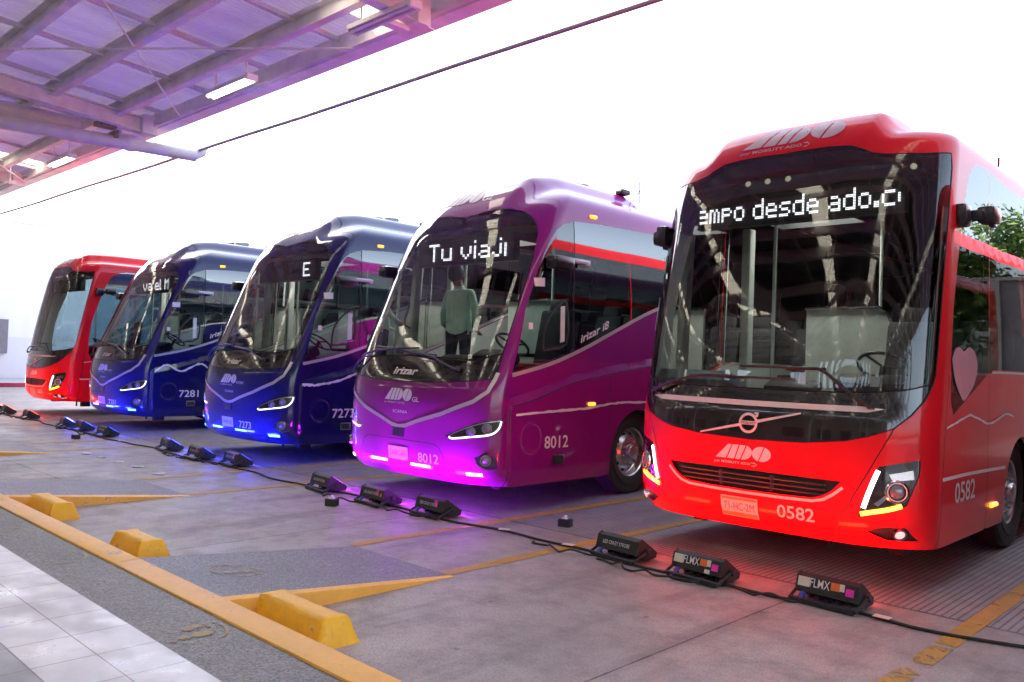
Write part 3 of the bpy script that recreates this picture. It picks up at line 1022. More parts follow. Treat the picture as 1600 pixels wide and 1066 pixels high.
    # ---- wipers
    W_ = ([[(-1.28, 1.50), (-1.05, 1.62), (-.85, 1.72), (-.5, 1.76), (-.1, 1.79)], [(.86, 1.56), (.6, 1.64), (.42, 1.70), (0.05, 1.74), (-.38, 1.79)]] if kind == 'sloped' else
          [[(-1.06, 1.46), (-.8, 1.55), (-.55, 1.62), (-.3, 1.63), (-.15, 1.62)], [(.97, 1.42), (.78, 1.56), (.6, 1.70), (.5, 1.715), (.3, 1.71)]])
    BL = [[(-.72, 1.77), (.15, 1.80)], [(.5, 1.72), (-.7, 1.81)]] if kind == 'sloped' else [[(-.62, 1.625), (.36, 1.625)], [(.62, 1.72), (-.12, 1.72)]]
    for a, b in zip(W_, BL):
        m = MB()
        surf_tube(m, sh, a, .014, .05)
        q = [(b[0][0] + (b[1][0] - b[0][0]) * t, b[0][1] + (b[1][1] - b[0][1]) * t) for t in np.linspace(0, 1, 9)]
        surf_tube(m, sh, q, .010, .035)
        surf_tube(m, sh, [a[0], (a[0][0] + .001, a[0][1] + .04)], .03, .03)
        m.build('wiper', [PLASTIC], root, smooth=40)
    # ---- lettering
    def dec(nm, geo, mt, side=None, off=.005, parent=root):
        return link(nm, decal_mesh(nm, sh, geo[0], geo[1], [mt], off, side), parent)
    if kind == 'sloped':
        ps = (-.17, .575)
        pl_ = dec('licence_plate', polys_geo([[(ps[0], ps[1] - .075), (ps[0] + .36, ps[1] - .075), (ps[0] + .36, ps[1] + .075), (ps[0], ps[1] + .075)]]), PLATEM, off=.012)
        dec('plate_lettering', word(plate, ps[0] + .04, ps[1] - .032, .28, .062, .0), INK, off=.014, parent=pl_)
        dec('fleet_number', word(number, .36, .508, .33, .105, .015), WHITEV)
        dec('operator_logo', logo_at(-.29, 1.185, .50, .145), WHITEV)
        dec('operator_logo', join_geo(word('por MOBILITY ADO', -.29, 1.145, .34, .024, .01), chevron(.07, 1.143, .03)), WHITEV)
        dec('service_lettering', word(sub, .225, 1.185, .12 if len(sub) < 4 else .22, .055 if len(sub) < 4 else .04, .01), WHITEV)
        dec('maker_lettering', word('SCANIA', -.12, 1.04, .27, .036, .005), BEIGEV)
        dec('badge', word('irizar', -.21, 1.49, .45, .085, .03, shear=.25), BEIGEV, off=.012)
        dec('roof_logo', logo_at(-.72, 3.69, .80, .16), mat("pale_vinyl", (.5, .42, .48), .35))
        dec('roof_logo', word(sub, .12, 3.70, .22 if len(sub) < 4 else .4, .06, .01, .2), WHITEV)
        dec('fleet_number', word(number, .57, .70, .42, .145, .012), WHITEV, 1)
        dec('model_lettering', (lambda g: (np.stack([g[0][:, 0], g[0][:, 1] + (g[0][:, 0] - 1.2) * .385], 1), g[1]))(word('irizar i8', 1.2, 1.94, .55, .10, .015, .1)), BEIGEV, 1, .012)
    else:
        ps = (-.24, .445)
        pl_ = dec('licence_plate', polys_geo([[(ps[0], ps[1]), (ps[0] + .34, ps[1]), (ps[0] + .34, ps[1] + .17), (ps[0], ps[1] + .17)]]), PLATEM, off=.012)
        dec('plate_band', polys_geo([[(ps[0] + .01, ps[1] + .008), (ps[0] + .33, ps[1] + .008), (ps[0] + .33, ps[1] + .038), (ps[0] + .01, ps[1] + .038)], [(ps[0] + .01, ps[1] + .142), (ps[0] + .33, ps[1] + .142), (ps[0] + .33, ps[1] + .162), (ps[0] + .01, ps[1] + .162)]]), PLATEO, off=.014, parent=pl_)
        dec('plate_lettering', word(plate, ps[0] + .03, ps[1] + .058, .28, .062, .0), INK, off=.014, parent=pl_)
        dec('fleet_number', word(number, .27, .497, .31, .105, .012), WHITEV)
        dec('operator_logo', logo_at(-.30, .93, .51, .125), WHITEV)
        dec('operator_logo', join_geo(word('por MOBILITY ADO', -.31, .885, .34, .026, .01), chevron(.06, .882, .034)), WHITEV)
        rp = [(.075 * math.cos(t), 1.245 + .075 * math.sin(t)) for t in np.linspace(0, 2 * math.pi, 29)]
        g = ribbon_geo(rp, .022)
        g2 = polys_geo([[(.045, 1.295), (.085, 1.335), (.085, 1.30)], [(.05, 1.337), (.088, 1.337), (.088, 1.322), (.05, 1.322)]])
        dec('badge', join_geo(g, g2, polys_geo([[(-.085, 1.23), (.085, 1.23), (.085, 1.262), (-.085, 1.262)]])), BEIGEV, off=.014)
        dec('badge_lettering', word('VOLVO', -.07, 1.236, .14, .020, .01), INK, off=.018)
        dec('badge_bar', polys_geo([[(-.46, 1.128), (-.075, 1.215), (-.075, 1.24), (-.46, 1.142)], [(.075, 1.25), (.45, 1.348), (.45, 1.362), (.075, 1.275)]]), BEIGEV, off=.012)
        dec('roof_logo', logo_at(-.46, 3.69, 1.0, .17), mat("pale_vinyl", (.5, .42, .48), .35))
        dec('roof_logo', join_geo(word('por MOBILITY ADO', -.46, 3.645, .62, .03, .012), chevron(.2, 3.642, .04)), mat("pale_vinyl", (.5, .42, .48), .35))
        dec('fleet_number', word(number, .38, .665, .56, .17, .012), WHITEV, 1)
        dec('side_stripe', ribbon_geo([(.06, .885), (.7, .885), (1.3, .875), (1.92, .86)], .028), WHITEV, 1)
        dec('side_stripe', polys_geo([jag([(.14, 1.29), (.55, 1.35), (.76, 1.375), (1.06, 1.33), (1.39, 1.29), (1.9, 1.36), (2.2, 1.33)], .016, 4)]), WHITEV, 1)
        m = MB(); surf_tube(m, sh, [(float(sh.side(1.43, .55)), .55), (float(sh.side(1.60, .55)), .55)], .022, .012); m.build('marker_light', [AMBER], root)
        # grille bars behind the opening
        m = MB()
        for z in (.725, .765, .805):
            surf_tube(m, sh, [(a, z) for a in np.linspace(-.66, .66, 13)], .009, -.015)
        for x in (-.25, .22):
            surf_tube(m, sh, [(x, .70), (x, .83)], .02, -.018)
        m.build('grille_bars', [PLASTIC], objs['grille'][0])
    return root, sh, dec

# ------------------------------------------------------------------ the ground
def nodes_for(name):
    m, n, b = new_mat(name)
    MATS[name] = m
    return m, n, b
def N_(n, t, **kw):
    x = n.nodes.new(t)
    for k, v in kw.items(): setattr(x, k, v)
    return x
def math_(n, op, a, b=None, c=None):
    x = n.nodes.new("ShaderNodeMath"); x.operation = op
    for i, q in enumerate((a, b, c)):
        if q is None: continue
        if isinstance(q, (int, float)): x.inputs[i].default_value = q
        else: n.links.new(q, x.inputs[i])
    return x.outputs[0]
def noise_(n, vec, scale, detail=4, rough=.55):
    x = n.nodes.new("ShaderNodeTexNoise")
    x.inputs["Scale"].default_value = scale; x.inputs["Detail"].default_value = detail; x.inputs["Roughness"].default_value = rough
    n.links.new(vec, x.inputs["Vector"])
    return x.outputs["Fac"]
def range_(n, v, a, b, c=0., d=1.):
    x = n.nodes.new("ShaderNodeMapRange")
    for i, q in enumerate((a, b, c, d)): x.inputs[i + 1].default_value = q
    n.links.new(v, x.inputs[0])
    return x.outputs[0]
def mixc(n, f, a, b, mode='MIX'):
    x = n.nodes.new("ShaderNodeMix"); x.data_type = 'RGBA'; x.blend_type = mode
    if isinstance(f, (int, float)): x.inputs[0].default_value = f
    else: n.links.new(f, x.inputs[0])
    for i, q in ((6, a), (7, b)):
        if isinstance(q, tuple): x.inputs[i].default_value = (*q, 1)
        else: n.links.new(q, x.inputs[i])
    return x.outputs[2]
def stretch_(n, vec, s):
    x = n.nodes.new("ShaderNodeMapping"); x.inputs["Scale"].default_value = s
    n.links.new(vec, x.inputs["Vector"]); return x.outputs[0]
def line_(n, v, pos, period, half):
    """1 on lines every period (period 0: one line)"""
    d = math_(n, 'SUBTRACT', v, pos)
    if period:
        d = math_(n, 'SUBTRACT', math_(n, 'MULTIPLY', math_(n, 'FRACT', math_(n, 'ADD', math_(n, 'DIVIDE', d, period), .5)), period), period / 2)
    return math_(n, 'LESS_THAN', math_(n, 'ABSOLUTE', d), half)

def concrete():
    m, n, b = nodes_for("stained_concrete")
    g = n.nodes.new("ShaderNodeNewGeometry").outputs["Position"]
    sp = n.nodes.new("ShaderNodeSeparateXYZ"); n.links.new(g, sp.inputs[0])
    X, Y = sp.outputs[0], sp.outputs[1]
    big = noise_(n, g, .55, 5, .6); mid = noise_(n, g, 3.2, 8, .7); fine = noise_(n, g, 70, 3, .6)
    trk = noise_(n, stretch_(n, g, (1.9, .22, 1)), 1.3, 6, .6)
    scr = noise_(n, stretch_(n, g, (12, .9, 1)), 2.0, 6, .7)
    col = mixc(n, range_(n, big, .3, .7), (.30, .25, .24), (.53, .47, .455))
    col = mixc(n, range_(n, mid, .44, .68, 0, .6), col, (.20, .165, .16))
    col = mixc(n, range_(n, trk, .52, .72, 0, .68), col, (.12, .105, .105))
    col = mixc(n, range_(n, scr, .58, .78, 0, .35), col, (.42, .39, .39))
    col = mixc(n, range_(n, fine, .42, .66, 0, .5), col, (.15, .135, .13))
    grit = noise_(n, g, 26, 6, .75)
    col = mixc(n, range_(n, grit, .55, .72, 0, .45), col, (.13, .115, .11))
    col = mixc(n, range_(n, grit, .28, .42, .35, 0), col, (.58, .54, .53))
    vo = n.nodes.new("ShaderNodeTexVoronoi"); vo.inputs["Scale"].default_value = 2.6; n.links.new(g, vo.inputs["Vector"])
    spot = math_(n, 'MULTIPLY', math_(n, 'LESS_THAN', math_(n, 'ADD', vo.outputs["Distance"], math_(n, 'MULTIPLY', fine, .06)), .085), math_(n, 'GREATER_THAN', mid, .5))
    col = mixc(n, math_(n, 'MULTIPLY', spot, .55), col, (.10, .085, .08))
    # ribbed slabs under the coaches
    zone = math_(n, 'GREATER_THAN', Y, 6.42)
    fr = math_(n, 'FRACT', math_(n, 'DIVIDE', X, .052))
    gv = math_(n, 'LESS_THAN', fr, .30)
    gr = math_(n, 'MULTIPLY', gv, zone)
    col = mixc(n, math_(n, 'MULTIPLY', zone, .35), col, (.30, .29, .33))
    col = mixc(n, math_(n, 'MULTIPLY', gr, .72), col, (.07, .065, .075))
    j = math_(n, 'MULTIPLY', line_(n, X, -2.77, 4.13, .007), math_(n, 'LESS_THAN', Y, 6.42))
    j = math_(n, 'MAXIMUM', j, line_(n, Y, 6.42, 0, .008))
    j = math_(n, 'MAXIMUM', j, math_(n, 'MULTIPLY', line_(n, Y, 3.66, 0, .006), math_(n, 'LESS_THAN', X, -9)))
    j = math_(n, 'MAXIMUM', j, line_(n, Y, 11.4, 5.0, .009))
    jn = math_(n, 'MULTIPLY', j, range_(n, mid, .3, .6, .5, .95))
    col = mixc(n, jn, col, (.035, .03, .03))
    n.links.new(col, b.inputs["Base Color"])
    rg = math_(n, 'ADD', range_(n, big, .35, .65, .42, .66), range_(n, mid, .3, .7, -.08, .12))
    n.links.new(rg, b.inputs["Roughness"])
    b.inputs["Specular IOR Level"].default_value = .5
    h = math_(n, 'SUBTRACT', math_(n, 'MULTIPLY', mid, .25), math_(n, 'MULTIPLY', math_(n, 'MAXIMUM', gr, j), 1.0))
    h = math_(n, 'ADD', h, math_(n, 'MULTIPLY', fine, .12))
    bp = n.nodes.new("ShaderNodeBump"); bp.inputs["Strength"].default_value = .6; bp.inputs["Distance"].default_value = .008
    n.links.new(h, bp.inputs["Height"]); n.links.new(bp.outputs[0], b.inputs["Normal"])
    return m

def worn_paint(name, col, keep=.62, under=(.24, .21, .21), scale=3.0):
    m, n, b = nodes_for(name)
    out = [x for x in n.nodes if x.type == 'OUTPUT_MATERIAL'][0]
    g = n.nodes.new("ShaderNodeNewGeometry").outputs["Position"]
    a = noise_(n, g, scale, 10, .75); f = noise_(n, g, 40, 4, .7); t = noise_(n, stretch_(n, g, (10, .8, 1)), 2, 5)
    c = mixc(n, range_(n, a, .3, .7), tuple(q * .72 for q in col), col)
    c = mixc(n, range_(n, f, .45, .7, 0, .45), c, tuple(q * .45 for q in col))
    c = mixc(n, range_(n, t, .55, .75, 0, .4), c, (.15, .12, .10))
    n.links.new(c, b.inputs["Base Color"]); b.inputs["Roughness"].default_value = .55
    tr = n.nodes.new("ShaderNodeBsdfTransparent"); mx = n.nodes.new("ShaderNodeMixShader")
    k = math_(n, 'ADD', a, math_(n, 'MULTIPLY', math_(n, 'SUBTRACT', f, .5), .45))
    n.links.new(math_(n, 'LESS_THAN', k, keep), mx.inputs[0])
    n.links.new(tr.outputs[0], mx.inputs[1]); n.links.new(b.outputs[0], mx.inputs[2]); n.links.new(mx.outputs[0], out.inputs["Surface"])
    return m

def aggregate(name, col):
    m, n, b = nodes_for(name)
    g = n.nodes.new("ShaderNodeNewGeometry").outputs["Position"]
    v = n.nodes.new("ShaderNodeTexVoronoi"); v.inputs["Scale"].default_value = 95; n.links.new(g, v.inputs["Vector"])
    bw = n.nodes.new("ShaderNodeSeparateColor"); n.links.new(v.outputs["Color"], bw.inputs[0])
    big = noise_(n, g, 1.6, 6, .65)
    c = mixc(n, range_(n, bw.outputs[0], 0, 1), tuple(q * .45 for q in col), tuple(min(1, q * 1.55) for q in col))
    c = mixc(n, range_(n, big, .35, .7, 0, .5), c, tuple(q * .55 for q in col))
    n.links.new(c, b.inputs["Base Color"]); b.inputs["Roughness"].default_value = .55
    bp = n.nodes.new("ShaderNodeBump"); bp.inputs["Strength"].default_value = .4; bp.inputs["Distance"].default_value = .003
    n.links.new(bw.outputs[1], bp.inputs["Height"]); n.links.new(bp.outputs[0], b.inputs["Normal"])
    return m

def tiles(name, col, px, ox, py, oy, grout):
    m, n, b = nodes_for(name)
    g = n.nodes.new("ShaderNodeNewGeometry").outputs["Position"]
    sp = n.nodes.new("ShaderNodeSeparateXYZ"); n.links.new(g, sp.inputs[0])
    X, Y = sp.outputs[0], sp.outputs[1]
    j = math_(n, 'MAXIMUM', line_(n, X, ox, px, .0035), line_(n, Y, oy, py, .0035))
    cell = n.nodes.new("ShaderNodeCombineXYZ")
    n.links.new(math_(n, 'FLOOR', math_(n, 'DIVIDE', math_(n, 'SUBTRACT', X, ox), px)), cell.inputs[0])
    n.links.new(math_(n, 'FLOOR', math_(n, 'DIVIDE', math_(n, 'SUBTRACT', Y, oy), py)), cell.inputs[1])
    wn = n.nodes.new("ShaderNodeTexWhiteNoise"); n.links.new(cell.outputs[0], wn.inputs["Vector"])
    dirt = noise_(n, g, 3.0, 8, .7); fine = noise_(n, g, 25, 5, .7)
    c = mixc(n, range_(n, wn.outputs["Value"], 0, 1, 0, 1), tuple(q * .90 for q in col), col)
    c = mixc(n, range_(n, dirt, .45, .75, 0, .35), c, tuple(q * .6 for q in col))
    c = mixc(n, range_(n, fine, .5, .75, 0, .25), c, tuple(q * .65 for q in col))
    c = mixc(n, j, c, grout)
    n.links.new(c, b.inputs["Base Color"])
    n.links.new(range_(n, dirt, .3, .7, .22, .5), b.inputs["Roughness"])
    bp = n.nodes.new("ShaderNodeBump"); bp.inputs["Strength"].default_value = .5; bp.inputs["Distance"].default_value = .003; bp.invert = True
    n.links.new(j, bp.inputs["Height"]); n.links.new(bp.outputs[0], b.inputs["Normal"])
    return m

CONC = concrete()
YEL = worn_paint("yellow_line_paint", (.62, .34, .05), .60)
YELF = worn_paint("faded_yellow_paint", (.50, .34, .13), .47)
def scuffed(name, col, amt):
    m, n, b = nodes_for(name)
    g = n.nodes.new("ShaderNodeNewGeometry").outputs["Position"]
    a = noise_(n, g, 6, 8, .7); f = noise_(n, g, 38, 5, .7); l = noise_(n, stretch_(n, g, (3, 14, 6)), 2.5, 7, .75)
    c = mixc(n, range_(n, a, .3, .7), tuple(q * .84 for q in col), col)
    c = mixc(n, range_(n, f, .55, .72, 0, .30), c, tuple(q * .55 for q in col))
    c = mixc(n, range_(n, l, .60, .68, 0, amt), c, (.20, .14, .09))
    k = math_(n, 'GREATER_THAN', math_(n, 'ADD', a, math_(n, 'MULTIPLY', f, .5)), .885)
    c = mixc(n, math_(n, 'MULTIPLY', k, .8), c, (.34, .30, .28))
    n.links.new(c, b.inputs["Base Color"]); b.inputs["Roughness"].default_value = .5
    bp = n.nodes.new("ShaderNodeBump"); bp.inputs["Strength"].default_value = .35; bp.inputs["Distance"].default_value = .006
    n.links.new(math_(n, 'SUBTRACT', f, math_(n, 'MULTIPLY', k, .8)), bp.inputs["Height"]); n.links.new(bp.outputs[0], b.inputs["Normal"])
    return m
KERBY = scuffed("yellow_kerb_paint", (.96, .50, .08), .25)
BLOCKY = scuffed("yellow_block_paint", (1.0, .52, .015), .35)
AGG = aggregate("washed_aggregate", (.20, .185, .185))
AGG2 = aggregate("ramp_aggregate", (.215, .205, .22))

def sheet(name, x0, x1, y0, y1, z, m, kind='structure'):
    b = MB(); b.add([(x0, y0, z), (x1, y0, z), (x1, y1, z), (x0, y1, z)], [(0, 1, 2, 3)])
    return tag(b.build(name, [m]), kind=kind)

sheet('ground', -250, 250, -250, 250, 0, CONC)
b = MB(); b.box((-19, -8.76, .086), (70, 22.48, .172))
tag(b.build('platform', [AGG]), kind='structure')
sheet('platform_edge', -54, 16, 1.885, 2.30, .18, AGG)
sheet('white_tile_walkway', -54, 16, 1.29, 1.885, .181, tiles("white_floor_tile", (.63, .595, .645), .362, -3.93, .2975, 1.885, (.20, .19, .19)))
sheet('grey_tile_walkway', -54, 16, -14, 1.29, .180, tiles("grey_floor_tile", (.25, .245, .27), .362, -3.93, .2975, 1.29, (.13, .12, .12)))
b = MB()
x = -54.0
while x < 16:
    b.box((x + 1.5, 2.395, .10), (2.994, .19, .19), bev=.012); x += 3.0
tag(b.build('kerb', [KERBY], smooth=30), kind='structure')

def lane(x, y0, y1, m=None, wd=.13):
    return sheet('lane_line', x - wd / 2, x + wd / 2, y0, y1, .004, m or YEL)
for x in (-6.15, -4.90): lane(x, 4.42, 24)
lane(-1.64, 5.75, 24); lane(-1.64, 2.6, 5.7, worn_paint('worn_lane_paint', (.62, .36, .07), .50)); lane(-.38, 4.5, 24)
for x in (-10.85, -9.42, -15.65, -14.45, -20.6, -19.6): lane(x, 4.45, 24)

def ramp(x0, x1):
    b = MB()
    y0, y1, h = 2.49, 4.42, .176
    n = 8
    ys = [y0 + (y1 - y0) * i / n for i in range(n + 1)]
    zs = [h * (1 - i / n) + .002 for i in range(n + 1)]
    for i in range(n):
        b.add([(x0, ys[i], zs[i]), (x1 - .05, ys[i], zs[i]), (x1 - .05, ys[i + 1], zs[i + 1]), (x0, ys[i + 1], zs[i + 1])], [(0, 1, 2, 3)], 0)
        b.add([(x1 - .05, ys[i], zs[i]), (x1, ys[i], zs[i] - .012), (x1, ys[i + 1], max(.001, zs[i + 1] - .012)), (x1 - .05, ys[i + 1], zs[i + 1])], [(0, 1, 2, 3)], 1)
        b.add([(x1, ys[i], zs[i] - .012), (x1, ys[i], 0), (x1, ys[i + 1], 0), (x1, ys[i + 1], max(.001, zs[i + 1] - .012))], [(0, 1, 2, 3)], 1)
        b.add([(x0, ys[i], 0), (x0, ys[i], zs[i]), (x0, ys[i + 1], zs[i + 1]), (x0, ys[i + 1], 0)], [(0, 1, 2, 3)], 1)
    tag(b.build('boarding_ramp', [AGG2, KERBY]), kind='structure')
for a, c in ((-6.1, -4.79), (-10.75, -9.35), (-15.5, -14.15), (-1.45, -.2)): ramp(a, c)

def stencil(x, y, z, tilt=0.0):
    vs, fs, o = [], [], 0
    ring = [(.19 * math.cos(t), .165 * math.sin(t)) for t in np.linspace(0, 2 * math.pi, 33)]
    g = [ribbon_geo(ring, .017)]
    for s_ in (-1, 1):
        g.append(polys_geo([circle2(s_ * .062, .02, .040, .062, 12), circle2(s_ * .062, -.08, .032, .03, 10)]))
        g.append(polys_geo([circle2(s_ * .062 + dx, .098, .010, .012, 6) for dx in (-.03, -.008, .014, .034)]))
    v, f = join_geo(*g)
    b = MB(); b.add([(p[0], p[1], -p[1] * tilt) for p in v], f)
    o = b.build('footprint_stencil', [YELF], None, (x, y, z))
    tag(o, kind='structure')
for x in (-4.31, -6.42, -7.6): stencil(x, 2.09, .184)
for x, y in ((-5.5, 2.95), (-5.35, 3.95)): stencil(x, y, .176 * (1 - (y - 2.49) / 1.93) + .008, .0912)

# wheel stops
from mathutils import noise as mnoise
def wheel_stop(x0, x1, label, seed):
    bm = bmesh.new()
    y0, y1, h = 2.70, 2.99, .165
    t = .055
    cx, cy, L2, W2 = (x0 + x1) / 2, (y0 + y1) / 2, (x1 - x0) / 2, (y1 - y0) / 2
    co = [(-L2, -W2, 0), (L2, -W2, 0), (L2, W2, 0), (-L2, W2, 0), (-L2 + t, -W2 + t, h), (L2 - t, -W2 + t, h), (L2 - t, W2 - t, h), (-L2 + t, W2 - t, h)]
    vs = [bm.verts.new(c) for c in co]
    for f in ((3, 2, 1, 0), (4, 5, 6, 7), (0, 1, 5, 4), (1, 2, 6, 5), (2, 3, 7, 6), (3, 0, 4, 7)): bm.faces.new([vs[i] for i in f])
    bmesh.ops.subdivide_edges(bm, edges=[e for e in bm.edges if abs(e.verts[0].co.x - e.verts[1].co.x) > .3], cuts=22, use_grid_fill=True)
    bmesh.ops.subdivide_edges(bm, edges=[e for e in bm.edges if abs(e.verts[0].co.x - e.verts[1].co.x) < .001 or abs(e.verts[0].co.x) > L2 - t - .01], cuts=5, use_grid_fill=True)
    bmesh.ops.triangulate(bm, faces=[f for f in bm.faces if len(f.verts) > 4])
    for _ in range(2): bmesh.ops.smooth_vert(bm, verts=[v for v in bm.verts if v.co.z > .01], factor=.35, use_axis_x=True, use_axis_y=True, use_axis_z=True)
    for v in bm.verts:
        if v.co.z > .01:
            q = v.co * 9 + Vector((seed * 7, 0, 0))
            v.co += mnoise.noise_vector(q) * .006 + mnoise.noise_vector(q * 3) * .003
    bmesh.ops.recalc_face_normals(bm, faces=bm.faces)
    me = bpy.data.meshes.new('wheel_stop'); bm.to_mesh(me); bm.free()
    me.materials.append(BLOCKY)
    me.polygons.foreach_set("use_smooth", [True] * len(me.polygons)); me.set_sharp_from_angle(angle=R(55))
    tag(link('wheel_stop', me, None, (cx, cy, 0)), label, 'wheel stop', 'yellow wheel stops along the kerb')
wheel_stop(-4.86, -4.04, 'largest yellow concrete wheel stop, nearest the viewer, at the foot of a ramp edge', 1)
wheel_stop(-7.22, -6.60, 'short yellow wheel stop with rounded worn top, second nearest along the kerb', 2)
wheel_stop(-9.48, -8.66, 'yellow wheel stop touching the yellow edge of the second ramp, third nearest', 3)
wheel_stop(-12.4, -11.5, 'yellow wheel stop cut off by the left edge, farthest along the kerb', 4)

# ------------------------------------------------------------------ wall, box and red kerb far left
m, n, b_ = nodes_for("white_render")
g = n.nodes.new("ShaderNodeNewGeometry").outputs["Position"]
sp = n.nodes.new("ShaderNodeSeparateXYZ"); n.links.new(g, sp.inputs[0])
dado = math_(n, 'LESS_THAN', sp.outputs[2], 1.95)
c_ = mixc(n, dado, (.94, .94, .94), (.84, .84, .85))
c_ = mixc(n, range_(n, noise_(n, stretch_(n, g, (1, 1, .25)), 1.5, 6), .5, .8, 0, .2), c_, (.55, .55, .56))
n.links.new(c_, b_.inputs["Base Color"]); b_.inputs["Roughness"].default_value = .8
WALLM = m
b = MB(); b.box((-41.2, 12, 3.5), (.4, 50, 7.0)); b.box((-41.2, 12, 7.05), (.6, 50.2, .1))
for y in (-4, 2, 8, 14.2, 20, 26): b.box((-40.98, y, 3.5), (.06, .35, 6.98))
b.tube([(-40.9, 8.6, .2), (-40.9, 8.6, 6.9)], .07, 8); b.box((-40.97, 13.0, 2.4), (.05, 1.0, .7)); b.box((-40.95, 17, 1.2), (.08, 1.1, 2.3))
tag(b.build('boundary_wall', [WALLM]), 'tall white rendered wall beyond the leftmost red bus', 'wall')
b = MB(); b.box((-38.6, 12, .08), (4.7, 50, .16)); b_o = b.build('side_pavement', [mat("pale_concrete", (.5, .48, .48), .7)])
tag(b_o, kind='structure')
b = MB(); b.box((-36.15, 12, .075), (.18, 50, .17), bev=.02)
tag(b.build('red_kerb', [mat("red_kerb_paint", (.45, .05, .10), .6, var=.35, scale=4)]), kind='structure')
b = MB(); b.box((-26, 27.2, 2.4), (48, .3, 4.8)); b.box((-26, 27.2, 4.86), (48, .5, .12))
for k in range(12): b.box((-48 + 4 * k, 27.0, 2.4), (.4, .16, 4.78))
tag(b.build('added_rear_wall', [mat('added_wall_grey', (.22, .20, .20), .85, var=.25, scale=1.5)]), 'grey wall with piers, added behind the coaches to darken their side reflections', 'wall')  # unseen wall added so the coach sides mirror something dark
t = tag(empty('electrical_cabinet', (-40.96, 9.9, 1.24)), 'grey wall-mounted electrical cabinet on the white wall at the left edge', 'cabinet')
b = MB(); b.box((.11, 0, .74), (.22, 1.7, 1.48), bev=.02); b.build('cabinet_case', [mat("cabinet_grey", (.22, .22, .24), .5)], t)
b = MB(); b.box((.225, .1, .5), (.02, .8, .2)); b.box((.225, .1, .2), (.02, .9, .22)); b.build('notice', [WHITEP], t)

# ------------------------------------------------------------------ canopy over the platform
SL = .0787
Q = 1.35                                           # canopy eaves 6.4 m up, covering the noses of the coaches
def zr(y): return 6.4925 + (7.2225 - y) * SL
STEEL = mat("grey_steel_paint", (.84, .80, .80), rough=.5, var=.18, scale=2.5, rvar=.1)
m, n, b_ = nodes_for("lilac_light_translucent_sheet")
out = [x for x in n.nodes if x.type == 'OUTPUT_MATERIAL'][0]
g = n.nodes.new("ShaderNodeNewGeometry").outputs["Position"]
sc_ = mixc(n, range_(n, noise_(n, stretch_(n, g, (.8, .25, 1)), 1.0, 5), .3, .7), (.33, .24, .44), (.54, .47, .60))  # purple light from the event lamps put into the sheet colour
sc_ = mixc(n, range_(n, noise_(n, stretch_(n, g, (3, .3, 1)), 1.5, 6), .55, .8, 0, .4), sc_, (.55, .38, .46))
n.links.new(sc_, b_.inputs["Base Color"]); b_.inputs["Roughness"].default_value = .4
tl_ = n.nodes.new("ShaderNodeBsdfTranslucent"); n.links.new(sc_, tl_.inputs["Color"])
mx = n.nodes.new("ShaderNodeMixShader"); mx.inputs[0].default_value = .055
n.links.new(b_.outputs[0], mx.inputs[1]); n.links.new(tl_.outputs[0], mx.inputs[2]); n.links.new(mx.outputs[0], out.inputs["Surface"])
SHEETM = m
m, n, b_ = nodes_for("fibreglass_skylight")
out = [x for x in n.nodes if x.type == 'OUTPUT_MATERIAL'][0]
tl_ = n.nodes.new("ShaderNodeBsdfTranslucent"); tl_.inputs["Color"].default_value = (.85, .78, .62, 1)
df = n.nodes.new("ShaderNodeBsdfDiffuse"); df.inputs["Color"].default_value = (.8, .75, .62, 1)
mx = n.nodes.new("ShaderNodeMixShader"); mx.inputs[0].default_value = .25
n.links.new(tl_.outputs[0], mx.inputs[1]); n.links.new(df.outputs[0], mx.inputs[2]); n.links.new(mx.outputs[0], out.inputs["Surface"])
SKYL = m
canopy = tag(empty('platform_canopy', (0, 0, 0)), 'corrugated steel canopy, purple light put into its colour, on grey beams over the platform, upper left', 'canopy')
SKX = [(-26.0, .66), (-10.07, .66), (-1.0, .66), (7.9, .66)]
Y0, Y1, XW, XE = 7.58, -15.0, -62.0, 15.0
YM = 2.8
def corr(x0, x1, ya=None, yb=None, amp=.014, per=.105):
    vs, fs = [], []
    n_ = max(2, int((x1 - x0) / (per / 4)))
    for i in range(n_ + 1):
        x = x0 + (x1 - x0) * i / n_
        z = amp * (1 if (i // 2) % 2 else -1)
        vs += [(x, ya or Y0, zr(ya or Y0) + .33 + z), (x, yb or Y1, zr(yb or Y1) + .33 + z)]
    for i in range(n_): fs.append((2 * i, 2 * i + 1, 2 * i + 3, 2 * i + 2))
    return vs, fs
xs = [XW]
for c, wd in SKX: xs += [c - wd / 2, c + wd / 2]
xs.append(XE)
b = MB()
for i in range(0, len(xs), 2): b.add(*corr(xs[i], xs[i + 1], Y0, YM))
b.build('roof_sheet', [SHEETM], canopy)
b = MB()
rear = [c for c, _ in SKX] + [-5.5, -17.5, -33.5]
xr = [XW]
for c in sorted(rear): xr += [c - .4, c + .4]
xr.append(XE)
for i in range(0, len(xr), 2): b.add(*corr(xr[i], xr[i + 1], YM, Y1))
b.build('roof_sheet', [mat('grey_roof_sheet', (.20, .19, .18), .6, var=.2)], canopy)
for c, wd in SKX:
    b = MB(); b.add(*corr(c - wd / 2 - .02, c + wd / 2 + .02, Y0, YM)); b.build('skylight_panel', [SKYL], canopy)
for c in rear:
    b = MB(); b.add(*corr(c - .42, c + .42, YM, Y1)); b.build('skylight_panel', [SKYL], canopy)
b = MB()
b.box(((XW + XE) / 2, 7.56, 6.625), (XE - XW, .28, .35))
b.box(((XW + XE) / 2, 7.38, 6.485), (XE - XW, .08, .025))
b.build('edge_beam', [STEEL], canopy)
py = 6.64
k = 0
